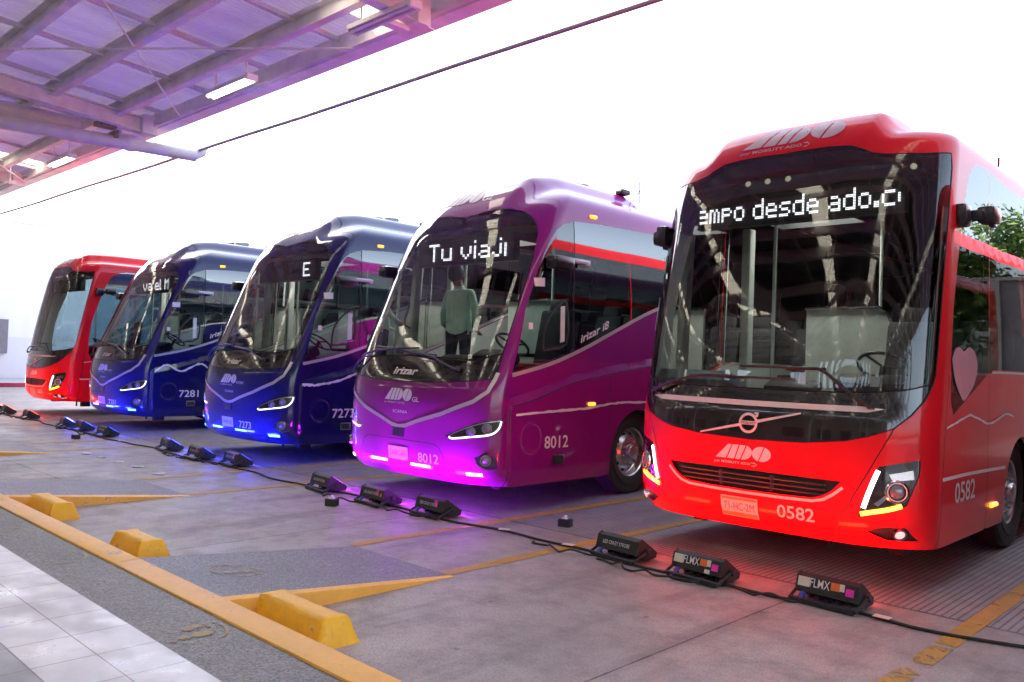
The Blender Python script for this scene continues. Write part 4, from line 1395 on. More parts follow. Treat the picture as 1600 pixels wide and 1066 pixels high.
while py > -14.5:
    z = zr(py)
    b = MB()
    b.box(((XW + XE) / 2, py, z + .135), (XE - XW, .014, .27))
    b.box(((XW + XE) / 2, py - .055, z + .0), (XE - XW, .135, .016))
    b.box(((XW + XE) / 2, py - .055, z + .277), (XE - XW, .135, .014))
    b.build('purlin', [STEEL], canopy)
    py -= 1.255 if k < 6 else 2.2
    k += 1
for i in range(26):
    x = -11.25 - 2.16 * (i - 12)
    if x < XW or x > XE: continue
    b = MB(); b.prism([(Y0, zr(Y0) + .22), (Y0, zr(Y0) + .29), (Y1, zr(Y1) + .29), (Y1, zr(Y1) + .22)], x - .045, x + .045, 'x')
    b.build('sheeting_rail', [STEEL], canopy)
for i in range(9):
    x = -8.94 - 9.085 * (i - 2)
    if x < XW or x > XE: continue
    b = MB()
    for dz0, dz1, hw_ in ((-.21, -.19, .10), (-.19, .08, .01), (.08, .11, .10)):
        b.prism([(7.40, zr(7.40) + dz0), (7.40, zr(7.40) + dz1), (Y1, zr(Y1) + dz1), (Y1, zr(Y1) + dz0)], x - hw_, x + hw_, 'x')
    b.box((x, 7.15, zr(7.15) - .04), (.35, .22, .4), bev=.01)
    b.box((x - .16, 6.9, zr(6.9) - .27), (.16, .4, .07), bev=.01)
    b.build('rafter', [STEEL], canopy)
for p, q in (((-12.0, 3.92, 6.69), (-16.69, 7.32, 6.43)), ((-16.34, 3.71, 6.69), (-10.68, 7.32, 6.43)), ((-21.6, 3.65, 6.69), (-27.0, 7.32, 6.43)), ((-2.97, 3.92, 6.69), (-7.56, 7.32, 6.43))):
    b = MB(); b.tube([p, q], .018, 6); b.build('tie_rod', [WHITEP], canopy)
# arched trusses farther back, seen mirrored in the windscreens
def arch_mesh(span, rise, depth):
    b = MB()
    n_ = 20
    top, bot = [], []
    for i in range(n_ + 1):
        t = -1 + 2 * i / n_
        top.append((t * span / 2, 0, rise * (1 - t * t)))
        bot.append((t * span / 2 * .97, 0, rise * (1 - t * t) - depth * (1 - .3 * abs(t))))
    b.tube(top, .10, 10); b.tube(bot, .085, 10)
    for i in range(0, n_):
        b.tube([top[i], bot[i + 1]] if i % 2 else [bot[i], top[i + 1]], .035, 6)
    return b.mesh('arched_truss', [mat("white_steel_paint", (.86, .84, .80), .45, var=.06)], 40)
AM = arch_mesh(7.6, 1.7, .6)
for yy in (-1.6, -3.6, -5.6, -8.2, -11.5):
    for i in range(7):
        x = -33 + 7.6 * i
        z0 = zr(yy) - 2.1
        link('arched_truss', AM, canopy, (x, yy, z0))
for yy in (-5.6, -11.5):
    for i in range(8):
        x = -36.8 + 7.6 * i
        b = MB(); b.tube([(x, yy, .18), (x, yy, zr(yy) - 2.05)], .11, 14)
        b.build('column', [mat("white_steel_paint", (.72, .70, .68), .45)], canopy, smooth=40)
m2 = MB(); m2.box((-19, -15.2, 4.1), (66, .3, 8.2))
for i in range(14): m2.box((-48 + i * 4.6, -15.02, 1.6), (2.6, .08, 2.6), mi=1)
tag(m2.build('station_building', [mat("warm_plaster", (.40, .36, .31), .8), mat("shopfront_glass", (.04, .045, .05), .08)]), 'plastered station building with dark shopfront panes at the back of the platform', 'building')

# pipes and lamps under the canopy
WPIPE = mat("white_pipe", (.66, .62, .62), rough=.4, var=.1, scale=3)
t = tag(empty('drain_pipe', (0, 0, 0)), 'long pale drain pipe crossing under the canopy edge beam', 'pipe')
P0, P1 = Vector((-18.97, 4.67, 6.13)), Vector((-18.12, 8.34, 6.06))
dv = (P1 - P0)
b = MB(); b.tube([P0 - dv * 2, P0, P0 + dv * .62], .142, 16); b.tube([P0 + dv * .62, P0 + dv * .66], .158, 16); b.tube([P0 + dv * .66, P1], .135, 16)
b.tube([P1 - dv * .01, P1 + Vector((.03, .12, .10)), P1 + Vector((.03, .14, .22))], .11, 14)
b.build('pipe_run', [WPIPE], t, smooth=40)
b = MB(); b.box((P0 + dv * .55 + Vector((0, 0, .13))), (.43, .08, .16)); b.box((P0 + dv * .5 + Vector((.07, 0, .3))), (.27, .4, .11), bev=.02); b.build('pipe_bracket', [mat("rusty_bracket", (.30, .22, .16), .7, var=.4, scale=20)], t)
t = tag(empty('ventilation_duct', (0, 0, 0)), 'thick perforated duct above the drain pipe, ending under the canopy', 'duct')
Q0, Q1 = Vector((-19.24, 4.70, 6.45)), Vector((-18.9, 6.14, 6.34))
b = MB(); b.tube([Q0 - (Q1 - Q0) * 5, Q0, Q1], .19, 18); b.build('duct_run', [WPIPE], t, smooth=40)

TUBE = mat("lit_tube", (.9, .9, .9), .3, emit=(1, .97, .95), estr=3.0)
TUBEO = mat("unlit_tube", (.75, .74, .78), .25)
def tube_light(x0, x1, y, z, lit, label):
    t = tag(empty('tube_light', ((x0 + x1) / 2, y, z)), label, 'lamp', 'tube lights hung along the canopy edge')
    L_ = (x1 - x0)
    b = MB(); b.prism([(-.09, .08), (.09, .08), (.115, 0), (.10, -.007), (.0, .04), (-.10, -.007), (-.115, 0)], -L_ / 2, L_ / 2, 'x')
    b.box((L_ / 2 + .02, 0, .03), (.06, .2, .11), bev=.01); b.box((-L_ / 2 - .02, 0, .03), (.06, .2, .11), bev=.01)
    b.build('lamp_tray', [STEEL], t)
    for s_ in (-.05, .05):
        b = MB(); b.tube([(-L_ / 2, s_, -.016), (L_ / 2, s_, -.010)], .026, 10); b.build('tube', [TUBE if lit else TUBEO], t, smooth=40)
    for s_ in (-.38, .38):
        b = MB(); b.tube([(s_ * L_, 0, .06), (s_ * L_, 0, zr(y) - z + .14)], .016, 6); b.build('hanger', [STEEL], t)
tube_light(-14.11, -12.69, 6.72, 6.21, True, 'lit tube lamp below the canopy edge, right of the crossing tie rod')
tube_light(-9.72, -8.40, 6.67, 6.24, False, 'unlit twin tube lamp under the cream skylight, top centre')
tube_light(-22.75, -21.33, 6.78, 6.18, True, 'lit tube lamp below the pale drain pipe')
tube_light(-27.8, -26.2, 6.82, 6.16, False, 'small unlit tube lamp at the left edge of the photo')

b = MB()
pts = [Vector((-60 + 2.2 * i, 8.37 - .0015 * abs(-18 + 60 - 2.2 * i) , 6.2 + .00012 * ((-60 + 2.2 * i) + 14) ** 2 - .02 + .012 * math.sin(i * 1.7))) for i in range(34)]
b.tube(pts, .042, 8)
tag(b.build('overhead_cable', [mat("grey_cable", (.27, .23, .29), .6)], smooth=40), 'long dark overhead cable crossing the pale sky above the buses', 'cable')

# ------------------------------------------------------------------ the coaches
LEDB = mat("blue_led", (.3, .5, 1), .3, emit=(.05, .20, 1.0), estr=2.2)
LEDW = mat("violet_white_led", (.9, .8, 1), .3, emit=(.90, .55, 1.0), estr=1.3)
LEDW2 = mat("soft_white_led", (.9, .9, 1), .3, emit=(.8, .85, 1.0), estr=1.6)
G = 'coaches parked side by side along the kerb'
def sloped_side(root, sh, dec, seed, line, wd=.028, big=True):
    dec('side_stripe', polys_geo([jag(line, wd, seed)]), WHITEV, 1)
    if big: m = MB(); surf_tube(m, sh, [(float(sh.side(1.35, 1.20)), 1.205), (float(sh.side(1.46, 1.20)), 1.205)], .022, .015); m.build('marker_light', [AMBER], root)
    m = MB(); surf_tube(m, sh, [(float(sh.side(1.40, 3.53)), 3.53), (float(sh.side(1.50, 3.53)), 3.535)], .024, .015); m.build('marker_light', [AMBER], root)
    h = link('fuel_hatch', decal_mesh('fuel_hatch', sh, *polys_geo([[(.73, .51), (.92, .51), (.92, .62), (.73, .62)]]), [CHROME], .008, 1), root)
    link('hatch_recess', decal_mesh('hatch_recess', sh, *polys_geo([[(.745, .522), (.905, .522), (.905, .608), (.745, .608)]]), [PLASTIC], .011, 1), h)
    dw = [o for o in root.children if o.name.startswith('driver_window')][0]
    fr = [(.52, 1.84), (.93, 1.93), (.93, 2.40), (.80, 2.38), (.62, 2.22), (.54, 2.05), (.52, 1.84)]
    link('window_frame', decal_mesh('window_frame', sh, *ribbon_geo(smooth_line(fr, 3), .035), [PLASTIC], .008, 1), dw)
    link('window_post', decal_mesh('window_post', sh, *polys_geo([[(.82, 1.93), (.90, 1.95), (.90, 2.37), (.82, 2.36)]]), [GREYT], .006, 1), dw)
    link('window_sill', decal_mesh('window_sill', sh, *ribbon_geo([(.54, 1.845), (.93, 1.93)], .014), [CHROME], .012, 1), dw)
    link('notice', decal_mesh('notice', sh, *polys_geo([[(.38, 2.56), (.53, 2.57), (.53, 2.67), (.38, 2.66)], [(.27, 2.06), (.34, 2.065), (.34, 2.14), (.27, 2.14)]]), [WHITEV], .008, 1), dw)
    # pod fin, dome and aerials on the roof
    m = MB(); m.prism([(1.72, 4.12), (1.95, 4.19), (2.55, 4.25), (2.6, 4.22), (2.55, 4.11)], -.30, .30, 'x'); m.build('roof_fin', [BLACKGLOSS], root)
    m = MB(); m.box((.62, 2.95, 4.16), (.14, .2, .08), bev=.03); m.build('roof_dome', [PLASTIC], root)
    m = MB(); m.tube([(.72, 3.05, 4.05), (.74, 3.35, 4.34)], .008, 6); m.tube([(.70, 3.25, 4.05), (.78, 3.12, 4.33)], .008, 6); m.build('aerial', [PLASTIC], root)
    m = MB(); m.tube([(.55, 5.2, 4.0), (.55, 4.9, 4.28)], .009, 6); m.build('aerial', [PLASTIC], root)

r5, s5, d5 = build_bus('upright', 'coach_bus', 'bright red coach numbered 0582 at the right, nearest the viewer', (-3.41, 7.0, 0), RED, '0582', G, led='(empo desde ado.co', led_x=-.98)
r4, s4, d4 = build_bus('sloped', 'coach_bus', 'purple coach numbered 8012 with white LED strips, beside the nearest red coach', (-7.72, 6.6, 0), PURPLE, '8012', G, led='Tu viaj(', led_x=-.70, sub='GL', plate='56-RC-4A', plate_o=False, drl=LEDW)
sloped_side(r4, s4, d4, 3, [(.08, 1.10), (.7, 1.13), (1.33, 1.155), (1.84, 1.205), (2.3, 1.215), (3.5, 1.20)], .022)
r3, s3, d3 = build_bus('sloped', 'coach_bus', 'dark blue coach numbered 7273, between the purple coach and the other blue one', (-12.42, 6.88, 0), NAVY, '7273', G, led='E', led_x=.50, sub='PLATINO', plate='74-RK-6U', plate_o=False, drl=LEDB)
sloped_side(r3, s3, d3, 5, [(.02, 1.22), (.3, 1.22), (.7, 1.30), (1.05, 1.42), (1.3, 1.45), (1.42, 1.40), (1.42, 1.25), (1.6, 1.1)], .03, False)
r2, s2, d2 = build_bus('sloped', 'coach_bus', 'dark blue coach numbered 7281 next to the far red coach', (-18.3, 7.08, 0), NAVY, '7281', G, led='va el Mo', led_x=-.5, sub='PLATINO', plate='75-RK-2U', plate_o=False, drl=LEDB)
sloped_side(r2, s2, d2, 8, [(.05, 1.22), (.3, 1.36), (.6, 1.24), (1.0, 1.40), (1.3, 1.26), (1.7, 1.42), (2.1, 1.25), (2.5, 1.4)], .035, False)
r1, s1, d1 = build_bus('upright', 'coach_bus', 'red coach numbered 0053 in front of the white wall, farthest at the left', (-22.72, 7.15, 0), RED, '0053', G, led=None, plate='70-HC-4M', detail=False)
r6, s6, d6 = build_bus('upright', 'coach_bus', 'red coach parked beside coach 0582, seen mirrored in its side windows', (0.5, 7.2, 0), RED, '0579', G, led=None, detail=False)
def extras(root, sh, dec):
    gl = [o for o in root.children if o.name.startswith('windscreen')][0]
    link('permit_sticker', decal_mesh('permit_sticker', sh, *polys_geo([[(-1.31, 2.60), (-1.24, 2.60), (-1.24, 2.80), (-1.31, 2.80)]]), [mat("green_vinyl", (.02, .35, .20), .4)], .005), gl)
    link('permit_sticker', decal_mesh('permit_sticker', sh, *polys_geo([[(-1.34, 2.05), (-1.29, 2.05), (-1.29, 2.38), (-1.34, 2.38)]]), [mat("pale_blue_vinyl", (.45, .55, .65), .4)], .005), gl)
    m = MB()
    for x in (-.35, -.15, .05, 1.15): disc_on(m, sh, x, 3.43, .026, -.08, .01, 0)
    m.build('ceiling_spot', [SPOTL], root)
    m = MB(); m.tube([(-.6, 3.2, 3.85), (-.62, 3.0, 4.15)], .012, 6); m.tube([(.9, 3.3, 3.75), (.95, 3.1, 4.1)], .012, 6); m.build('aerial', [PLASTIC], root)
    m = MB(); m.box((.8, 3.6, 3.84), (.3, .3, .12), bev=.04); m.build('roof_dome', [PLASTIC], root)
extras(r5, s5, d5); extras(r1, s1, d1)
PINKREF = mat("pink_reflection_tint", (.60, .25, .32), .3)  # reflection of the neighbouring coach painted as a flat pink patch
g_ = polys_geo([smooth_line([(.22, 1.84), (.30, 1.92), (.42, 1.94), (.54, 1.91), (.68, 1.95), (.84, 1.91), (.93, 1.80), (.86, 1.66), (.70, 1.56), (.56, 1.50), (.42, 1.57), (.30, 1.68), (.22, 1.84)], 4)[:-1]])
link('painted_reflection', decal_mesh('painted_reflection', s5, *g_, [PINKREF], .008, 1), r5)
# documents on the ledge of the nearest coach
dsh = [o for o in r5.children if o.name.startswith('dashboard')][0]
m = MB(); m.box((-.95, .2, 1.60), (.75, .3, .10), rot=(R(-12), 0, 0), bev=.02); m.build('ledge_tray', [mat("pale_blue_tray", (.35, .50, .62), .35)], dsh)
# two number cards behind the glass
for r_, sh_, x in ((r5, s5, .42), (r5, s5, .98)):
    link('number_card', decal_mesh('number_card', sh_, *polys_geo([[(x - .035, 1.60), (x + .035, 1.60), (x + .035, 1.68), (x - .035, 1.68)]]), [WHITEV], -.02), r_)

# ------------------------------------------------------------------ strobe lights on the floor
STICK_P = mat("pink_tape", (.85, .03, .45), .5)
STICK_O = mat("orange_tape", (.85, .16, .04), .5)
STICK_W = mat("cream_tape", (.72, .66, .55), .6)
BLUEC = mat("blue_connector", (.03, .06, .35), .4)
def strobe_light(x, y, rz, col, energy, label, text, stickers=(), bright=2.5):
    t = tag(empty('strobe_light', (x, y, 0), rz), label, 'stage light', 'strobe lights on the floor before the coaches')
    prof = [(-.135, .075), (-.105, .185), (-.065, .205), (.135, .075), (.125, .03), (.02, .02), (-.06, .05)]
    L2 = .225
    b = MB(); b.prism(prof, -L2, L2, 'x'); 
    for s_ in (-1, 1): b.prism([(p[0] * 1.03, p[1] * 1.03 - .002) for p in prof], s_ * L2 - .009, s_ * L2 + .009, 'x')
    for k in range(5): b.box((-.16 + .08 * k, .01, .03), (.02, .12, .02))
    b.build('lamp_housing', [HOUSING], t, smooth=25)
    b = MB(); b.tube([(-L2 - .025, -.02, .10), (-L2 - .025, -.19, .03), (L2 + .025, -.19, .03), (L2 + .025, -.02, .10)], .015, 6)
    b.box((0, -.19, .022), (.46, .035, .04), bev=.006)
    b.build('yoke', [HOUSING], t)
    b = MB()
    for s_ in (-1, 1): b.lathe([(s_ * (L2 + .01), .0005), (s_ * (L2 + .01), .026), (s_ * (L2 + .05), .026), (s_ * (L2 + .055), .02), (s_ * (L2 + .055), .0005)], 12, 'x', (0, -.01, .10))
    b.build('knob', [PLASTIC], t)
    a, c = Vector((0, -.060, .2075)), Vector((0, .130, .0845))
    d = (c - a); nn = Vector((0, -d.z, d.y)).normalized()
    em = mat("led_face_%.2f_%.2f_%.2f" % col, tuple(.3 + .7 * q for q in col), .3, emit=col, estr=bright)
    b = MB(); p0, p1 = a + d * .12 + nn * .003, a + d * .88 + nn * .003
    b.add([p0 + Vector((-.2, 0, 0)), p0 + Vector((.2, 0, 0)), p1 + Vector((.2, 0, 0)), p1 + Vector((-.2, 0, 0))], [(0, 1, 2, 3)])
    b.build('led_face', [em], t)
    ld = bpy.data.lights.new('strobe_beam', 'AREA'); ld.shape = 'RECTANGLE'; ld.size = .4; ld.size_y = .16; ld.energy = energy; ld.color = col
    lo = bpy.data.objects.new('strobe_beam', ld); COL.objects.link(lo); lo.parent = t
    lo.location = (a + c) / 2 + nn * .02
    lo.rotation_euler = nn.to_track_quat('Z', 'Y').to_euler()
    # writing and tape on the rear face
    def rear(u, v): # u along x, v 0..1 up the rear face
        q = Vector((0, -.135, .075)).lerp(Vector((0, -.105, .185)), v); n2 = Vector((0, -.110, .030)).normalized()
        return Vector((u, 0, 0)) + q + n2 * .004
    if text:
        vs, fs = word(text[0], -.16 if len(text[0]) > 6 else -.128, .40, .30 if len(text[0]) > 6 else .15, .28 if len(text[0]) > 6 else .55, .004)
        b = MB(); b.add([rear(p[0], p[1]) for p in vs], fs); b.build('lettering', [WHITEV], t)
    for u0, u1, v0, v1, mt in stickers:
        b = MB(); b.add([rear(u0, v0) * 1.0, rear(u1, v0), rear(u1, v1), rear(u0, v1)], [(0, 1, 2, 3)]); b.build('tape', [mt], t)
    b = MB(); b.tube([(-.17, -.10, .08), (-.18, -.15, .05), (-.16, -.20, .02)], .018, 8); b.build('plug', [BLUEC], t)
    return t
REDC, PURC, BLUC, MAGC = (1.0, .055, .015), (.55, .02, 1.0), (.04, .06, 1.0), (1.0, .05, .25)
W3 = [(-.22, -.13, .35, .95, STICK_W), (.03, .095, .45, .95, STICK_O), (.095, .13, .5, .95, STICK_W), (.14, .20, .3, .75, STICK_P)]
PK = [(.08, .14, .5, 1.0, STICK_P)]
PKO = [(.08, .13, .55, 1.0, STICK_P), (.17, .20, .35, .7, STICK_O)]
FX = [
 (-2.50, 6.10, -.12, REDC, 3.0, 'black strobe light with FLMX lettering, nearest the viewer under the red coach corner', ('FLMX',), W3),
 (-3.50, 5.98, -.22, REDC, 3.0, 'black strobe light with FLMX lettering and a cream tag, middle one before coach 0582', ('FLMX',), W3 + [(.08, .13, .02, .3, STICK_W)]),
 (-4.33, 6.04, -.25, REDC, 3.0, 'black strobe light with plain white lettering and no tape, left one before coach 0582', ('LED CRAZY STROBE',), []),
 (-6.78, 5.98, -.18, PURC, 12, 'black strobe light with tied cable and pink tape, right one before the purple coach', ('LED CRAZY STROBE',), PK),
 (-7.69, 5.90, -.22, PURC, 12, 'black strobe light with pink and red dots, middle one before the purple coach', ('LED CRAZY STROBE',), PKO),
 (-8.83, 5.95, -.45, PURC, 12, 'black strobe light turned aside on its yoke, left one before the purple coach', ('LED CRAZY STROBE',), []),
 (-11.45, 6.12, -.35, BLUC, 11, 'black strobe light with pink tape, right one before coach 7273', ('LED CRAZY STROBE',), PK),
 (-12.42, 6.02, -.30, BLUC, 11, 'black strobe light with a red dot, middle one before coach 7273', ('LED CRAZY STROBE',), PKO),
 (-13.72, 6.12, -.60, BLUC, 11, 'black strobe light turned aside, left one before coach 7273', None, PK),
 (-16.34, 6.06, -.20, BLUC, 11, 'black strobe light lying low, right one before coach 7281', ('LED CRAZY STROBE',), []),
 (-17.62, 6.08, -.35, BLUC, 11, 'black strobe light with pink tape, middle one before coach 7281', None, PKO),
 (-18.57, 6.08, -.70, BLUC, 11, 'black strobe light tipped up among cables, left one before coach 7281', None, []),
 (-20.80, 6.03, -.30, REDC, 4, 'black strobe light with a red dot, right one before the farthest red coach', None, PKO),
 (-22.45, 6.02, -.50, REDC, 4, 'black strobe light with a loop of cable, middle one before the farthest red coach', None, []),
 (-23.95, 6.15, -.60, REDC, 4, 'black strobe light cut by the left edge of the photo', None, []),
]
for f in FX: strobe_light(f[0], f[1], f[2] * .3, *f[3:])

# cables
CAB = mat("black_cable", (.012, .012, .013), .55)
r = random.Random(11)
xs_ = np.arange(-26, .4, .28)
pts = [(float(x), 5.90 - .22 * math.exp(-((x + .9) ** 2) / 2.2) * 0 + .05 * math.sin(x * 2.1) + .03 * math.sin(x * 5.3 + 1) + (.24 if x > -1.9 else 0) * min(1, (x + 1.9) / .8), .013) for x in xs_]
pts = smooth_line(pts, 3)
b = MB(); b.tube(pts, .0115, 6); tag(b.build('power_cable', [CAB], smooth=40), 'main black power cable running along the row of strobe lights', 'cable')
for i, (x, y, *_rest) in enumerate(FX):
    if i % 3 == 2 and i > 4: continue
    q = []
    nn_ = 9
    for k in range(nn_):
        t_ = k / (nn_ - 1)
        q.append((x - .18 - t_ * .75 + r.uniform(-.03, .03), y - .20 - .10 * math.sin(math.pi * t_) + r.uniform(-.05, .05), .012 + (.03 if k in (2, 5) else 0)))
    q = [(x - .15, y - .16, .05)] + q
    b = MB(); b.tube(smooth_line(q, 4), .009, 6)
    if i in (1, 3, 7, 11, 13):
        c = Vector((x - .05, y - .24, 0))
        lp = [(c.x + (.12 + .02 * math.sin(5 * a)) * math.cos(a), c.y + .06 * math.sin(a), .013 + .012 * (a / 6.28)) for a in np.linspace(0, 4 * math.pi, 40)]
        b.tube(lp, .008, 6)
    tag(b.build('lamp_lead', [CAB], smooth=40), 'thin black lead %s' % {
        0: 'running left from the FLMX strobe light nearest the viewer', 1: 'coiled behind the middle strobe light before coach 0582', 2: 'running left from the plain strobe light before coach 0582',
        3: 'tied in a knot behind the right strobe light before the purple coach', 4: 'behind the middle strobe light before the purple coach', 6: 'behind the right strobe light before coach 7273',
        7: 'looped behind the middle strobe light before coach 7273', 9: 'behind the right strobe light before coach 7281', 10: 'behind the middle strobe light before coach 7281',
        12: 'behind the right strobe light before the farthest red coach', 13: 'looped behind the middle strobe light before the farthest red coach'}.get(i, 'beside a strobe light on the floor'), 'cable', 'leads of the strobe lights')
for k, x in enumerate((-2.08, -4.95, -5.75, -15.3)):
    p = min(pts, key=lambda q: abs(q[0] - x))
    b = MB(); b.box((p[0], p[1], .026), (.11, .07, .004), rot=(0, 0, .3 * k))
    tag(b.build('tape_patch', [STICK_W]), ['pale tape patch holding the cable right of the nearest strobe light', 'pale tape patch on the cable left of the coach 0582 strobe lights', 'pale tape patch on the cable at a yellow lane line', 'small pale tape patch on the cable between the blue coaches'][k], 'tape')

def floor_box(x, y, rz, label):
    t = tag(empty('wireless_box', (x, y, 0), rz), label, 'box', 'small dark boxes on the floor')
    b = MB(); b.box((0, 0, .04), (.13, .10, .08), bev=.008); b.build('box_case', [HOUSING], t)
    b = MB(); b.box((-.005, 0, .084), (.06, .06, .012)); b.lathe([(.09, .02), (.115, .018), (.12, .0005)], 10, 'z'); b.build('box_label', [WHITEV], t)
floor_box(-7.90, 5.38, .5, 'small dark box with white label on bare concrete before the purple coach')
floor_box(-5.55, 6.66, .3, 'small dark box on the ribbed floor between the purple and red coaches')
floor_box(-16.12, 5.42, .2, 'small dark box in front of coach 7281, farthest of the floor boxes')

PAPER = mat("white_paper", (.75, .73, .75), .8)
for k, (x, y) in enumerate(((-13.85, 4.84), (-13.28, 4.84), (-12.65, 4.86), (-11.99, 4.87), (-11.17, 4.84))):
    n_ = 7
    rr = random.Random(k)
    pl = [(.09 * rr.uniform(.6, 1.1) * math.cos(2 * math.pi * i / n_) * 1.4, .09 * rr.uniform(.6, 1.1) * math.sin(2 * math.pi * i / n_), .006 + rr.uniform(0, .012)) for i in range(n_)]
    b = MB(); b.add(pl, [tuple(range(n_))])
    tag(b.build('paper_scrap', [PAPER], None, (x, y, 0)), 'torn white paper scrap on the concrete before coach 7273', 'paper', 'paper scraps in a row on the concrete')

# ------------------------------------------------------------------ the person in the purple coach
def skin_body(name, V, Eg, mats, pick, levels=2):
    me = bpy.data.meshes.new(name)
    me.from_pydata([v[:3] for v in V], Eg, [])
    o = link(name, me)
    o.modifiers.new('skin', 'SKIN').use_smooth_shade = True
    sv = me.skin_vertices[0].data
    for i, v in enumerate(V):
        rr = v[3]; sv[i].radius = rr if hasattr(rr, '__len__') else (rr, rr)
        sv[i].use_root = (i == 0)
    s_ = o.modifiers.new('sub', 'SUBSURF'); s_.levels = levels; s_.render_levels = levels
    dg = bpy.context.evaluated_depsgraph_get()
    m2 = bpy.data.meshes.new_from_object(o.evaluated_get(dg))
    bpy.data.objects.remove(o)
    m2.name = name
    m2.materials.clear()
    for q in mats: m2.materials.append(q)
    for p in m2.polygons:
        p.material_index = pick(p.center); p.use_smooth = True
    return m2
SKIN = mat("skin", (.42, .22, .15), .5); SHIRT = mat("pale_green_shirt", (.60, .88, .74), .8, var=.1, scale=12, bump=.3, bscale=20); CUFF = mat("pale_blue_cuff", (.42, .56, .72), .8); TROU = mat("dark_blue_trousers", (.03, .05, .09), .8); HAIR = mat("dark_hair", (.012, .01, .01), .6)
V = [(0, 0, .98, (.17, .11)), (0, .0, 1.16, (.165, .105)), (0, -.01, 1.34, (.19, .115)), (0, 0, 1.47, (.12, .085)), (-.02, -.01, 1.55, (.055, .055)), (-.05, -.02, 1.64, (.085, .10)), (-.06, -.02, 1.76, (.075, .09)),
     (.18, 0, 1.44, .065), (.25, -.02, 1.20, .052), (.20, .13, .98, .04), (.16, .20, .93, .035),
     (-.18, 0, 1.44, .065), (-.25, .0, 1.18, .052), (-.33, .14, 1.02, .042), (-.36, .20, 1.0, .036),
     (.10, 0, .88, (.10, .10)), (.11, 0, .48, .068), (.11, .02, .08, .045), (.12, -.12, .03, .035),
     (-.10, 0, .88, (.10, .10)), (-.11, 0, .48, .068), (-.11, .02, .08, .045), (-.12, -.12, .03, .035)]
for h, s_ in ((10, 1), (14, -1)):
    base = V[h]
for k, (h, s_) in enumerate(((10, 1), (14, -1))):
    bx, by, bz = V[h][:3]
Eg = [(0, 1), (1, 2), (2, 3), (3, 4), (4, 5), (5, 6), (2, 7), (7, 8), (8, 9), (9, 10), (2, 11), (11, 12), (12, 13), (13, 14), (0, 15), (15, 16), (16, 17), (17, 18), (0, 19), (19, 20), (20, 21), (21, 22)]
for h, s_ in ((10, 1), (14, -1)):
    bx, by, bz = V[h][:3]
    for q, (dx, ln) in enumerate(((-.028, .075), (-.010, .085), (.010, .08), (.028, .065))):
        i = len(V); V.append((bx + dx * .9, by + .05, bz - .01, .011)); V.append((bx + dx, by + .05 + ln * .7, bz - .03, .009)); V.append((bx + dx, by + .05 + ln, bz - .055, .008))
        Eg += [(h, i), (i, i + 1), (i + 1, i + 2)]
    i = len(V); V.append((bx + s_ * -.04, by + .02, bz + .01, .012)); V.append((bx + s_ * -.055, by + .06, bz - .005, .010)); Eg += [(h, i), (i, i + 1)]
def pick(c):
    if c.z > 1.535: return 0
    if abs(c.x) > .14 and c.y > .155 and c.z < 1.06: return 0
    if c.x < -.27 and c.y > .09: return 2
    if c.z > .90: return 1
    return 3 if c.z > .07 else 4
pm = skin_body('person', V, Eg, [SKIN, SHIRT, CUFF, TROU, SEATM], pick)
person = tag(link('person', pm, None, (-8.22, 7.50, 1.18), (0, 0, R(18))), 'person in a pale green shirt and dark trousers inside the purple coach, back turned', 'person')
person.scale = (.99, .99, .97)
hb = MB()
hb.lathe([(1.60, .06), (1.64, .098), (1.72, .112), (1.80, .10), (1.845, .06), (1.86, .001)], 20, 'z', (-.055, -.035, 0))
hm = hb.build('hair', [HAIR], person, smooth=60)
fb = MB(); fb.box((-.06, .085, 1.68), (.025, .03, .035), bev=.008); fb.box((-.155, .0, 1.69), (.02, .035, .055), bev=.008); fb.box((.045, .0, 1.69), (.02, .035, .055), bev=.008)
fb.build('face_features', [SKIN], person, smooth=40)

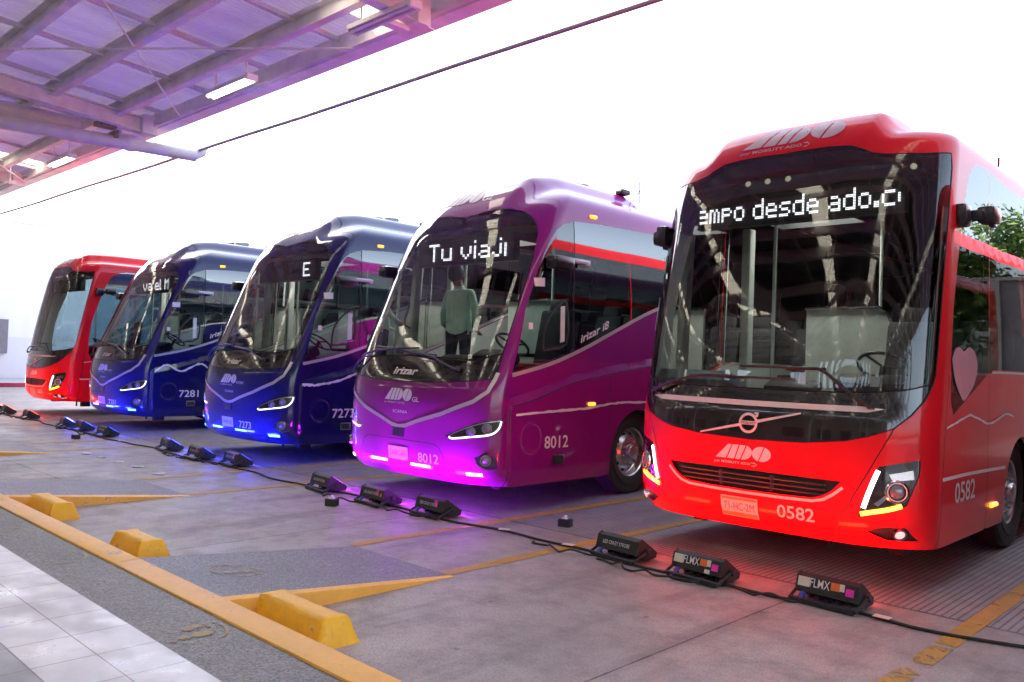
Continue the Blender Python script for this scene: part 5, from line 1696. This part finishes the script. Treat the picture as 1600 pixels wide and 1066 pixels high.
# ------------------------------------------------------------------ trees beyond the coaches
LEAF = [mat("leaf_dark", (.055, .11, .02), .6, var=.3, scale=3), mat("leaf_mid", (.12, .22, .035), .6, var=.3, scale=3), mat("leaf_light", (.22, .33, .07), .6, var=.3, scale=3)]
BARK = mat("bark", (.10, .075, .055), .9, var=.3, bump=.5)
def crown_mesh(seed, rad, ht, n_):
    r = random.Random(seed)
    b = MB()
    cl = [(Vector((r.gauss(0, .42) * rad, r.gauss(0, .42) * rad, ht * r.uniform(.40, 1.0))), r.uniform(.28, .5) * rad * .75) for _ in range(26)]
    for _ in range(n_):
        c, s_ = r.choice(cl)
        d = Vector((r.gauss(0, 1), r.gauss(0, 1), r.gauss(0, 1))).normalized() * s_ * r.uniform(.5, 1.05)
        p = c + d
        u = Vector((r.gauss(0, 1), r.gauss(0, 1), r.gauss(0, 1))).normalized(); v = u.orthogonal().normalized()
        a, q = r.uniform(.08, .17), r.uniform(.05, .10)
        b.add([p - u * a, p + v * q, p + u * a, p - v * q], [(0, 1, 2, 3)], r.choice((0, 0, 1, 1, 1, 2)))
    return b.mesh('crown', LEAF, fix=False)
def trunk_mesh(seed, ht):
    r = random.Random(seed)
    b = MB()
    b.tube([(0, 0, 0), (.05, .03, ht * .25), (-.04, .05, ht * .5), (.03, 0, ht * .8)], [.17, .13, .10, .04], 10)
    for k in range(6):
        a = r.uniform(0, 6.28); z = ht * r.uniform(.35, .55)
        b.tube([(0, 0, z), (.5 * math.cos(a), .5 * math.sin(a), z + .8), (1.2 * math.cos(a), 1.2 * math.sin(a), z + 1.9)], [.07, .05, .02], 6)
    return b.mesh('trunk', [BARK], 50)
CR = [crown_mesh(s_, 2.6, h, 5200) for s_, h in ((1, 7.0), (2, 8.5))]
TR = [trunk_mesh(s_, h) for s_, h in ((1, 7.0), (2, 8.5))]
for k, (x, y, s_) in enumerate(((9, 30, .8), (12.5, 26, .75), (15, 32, .9), (11, 36, 1.0), (18, 27, .8), (2.2, 30, .85), (-.8, 31, .8), (4.6, 40, .9), (-6, 33, 1.0), (-13, 31, 1.1), (-24, 32, 1.0))):
    t = tag(empty('leafy_tree', (x, y, 0), k * 1.3), 'green leafy tree beyond the coaches, seen only through or mirrored in their glass', 'tree', 'trees beyond the coaches')
    t.scale = (s_, s_, s_)
    link('trunk', TR[k % 2], t); link('crown', CR[k % 2], t)
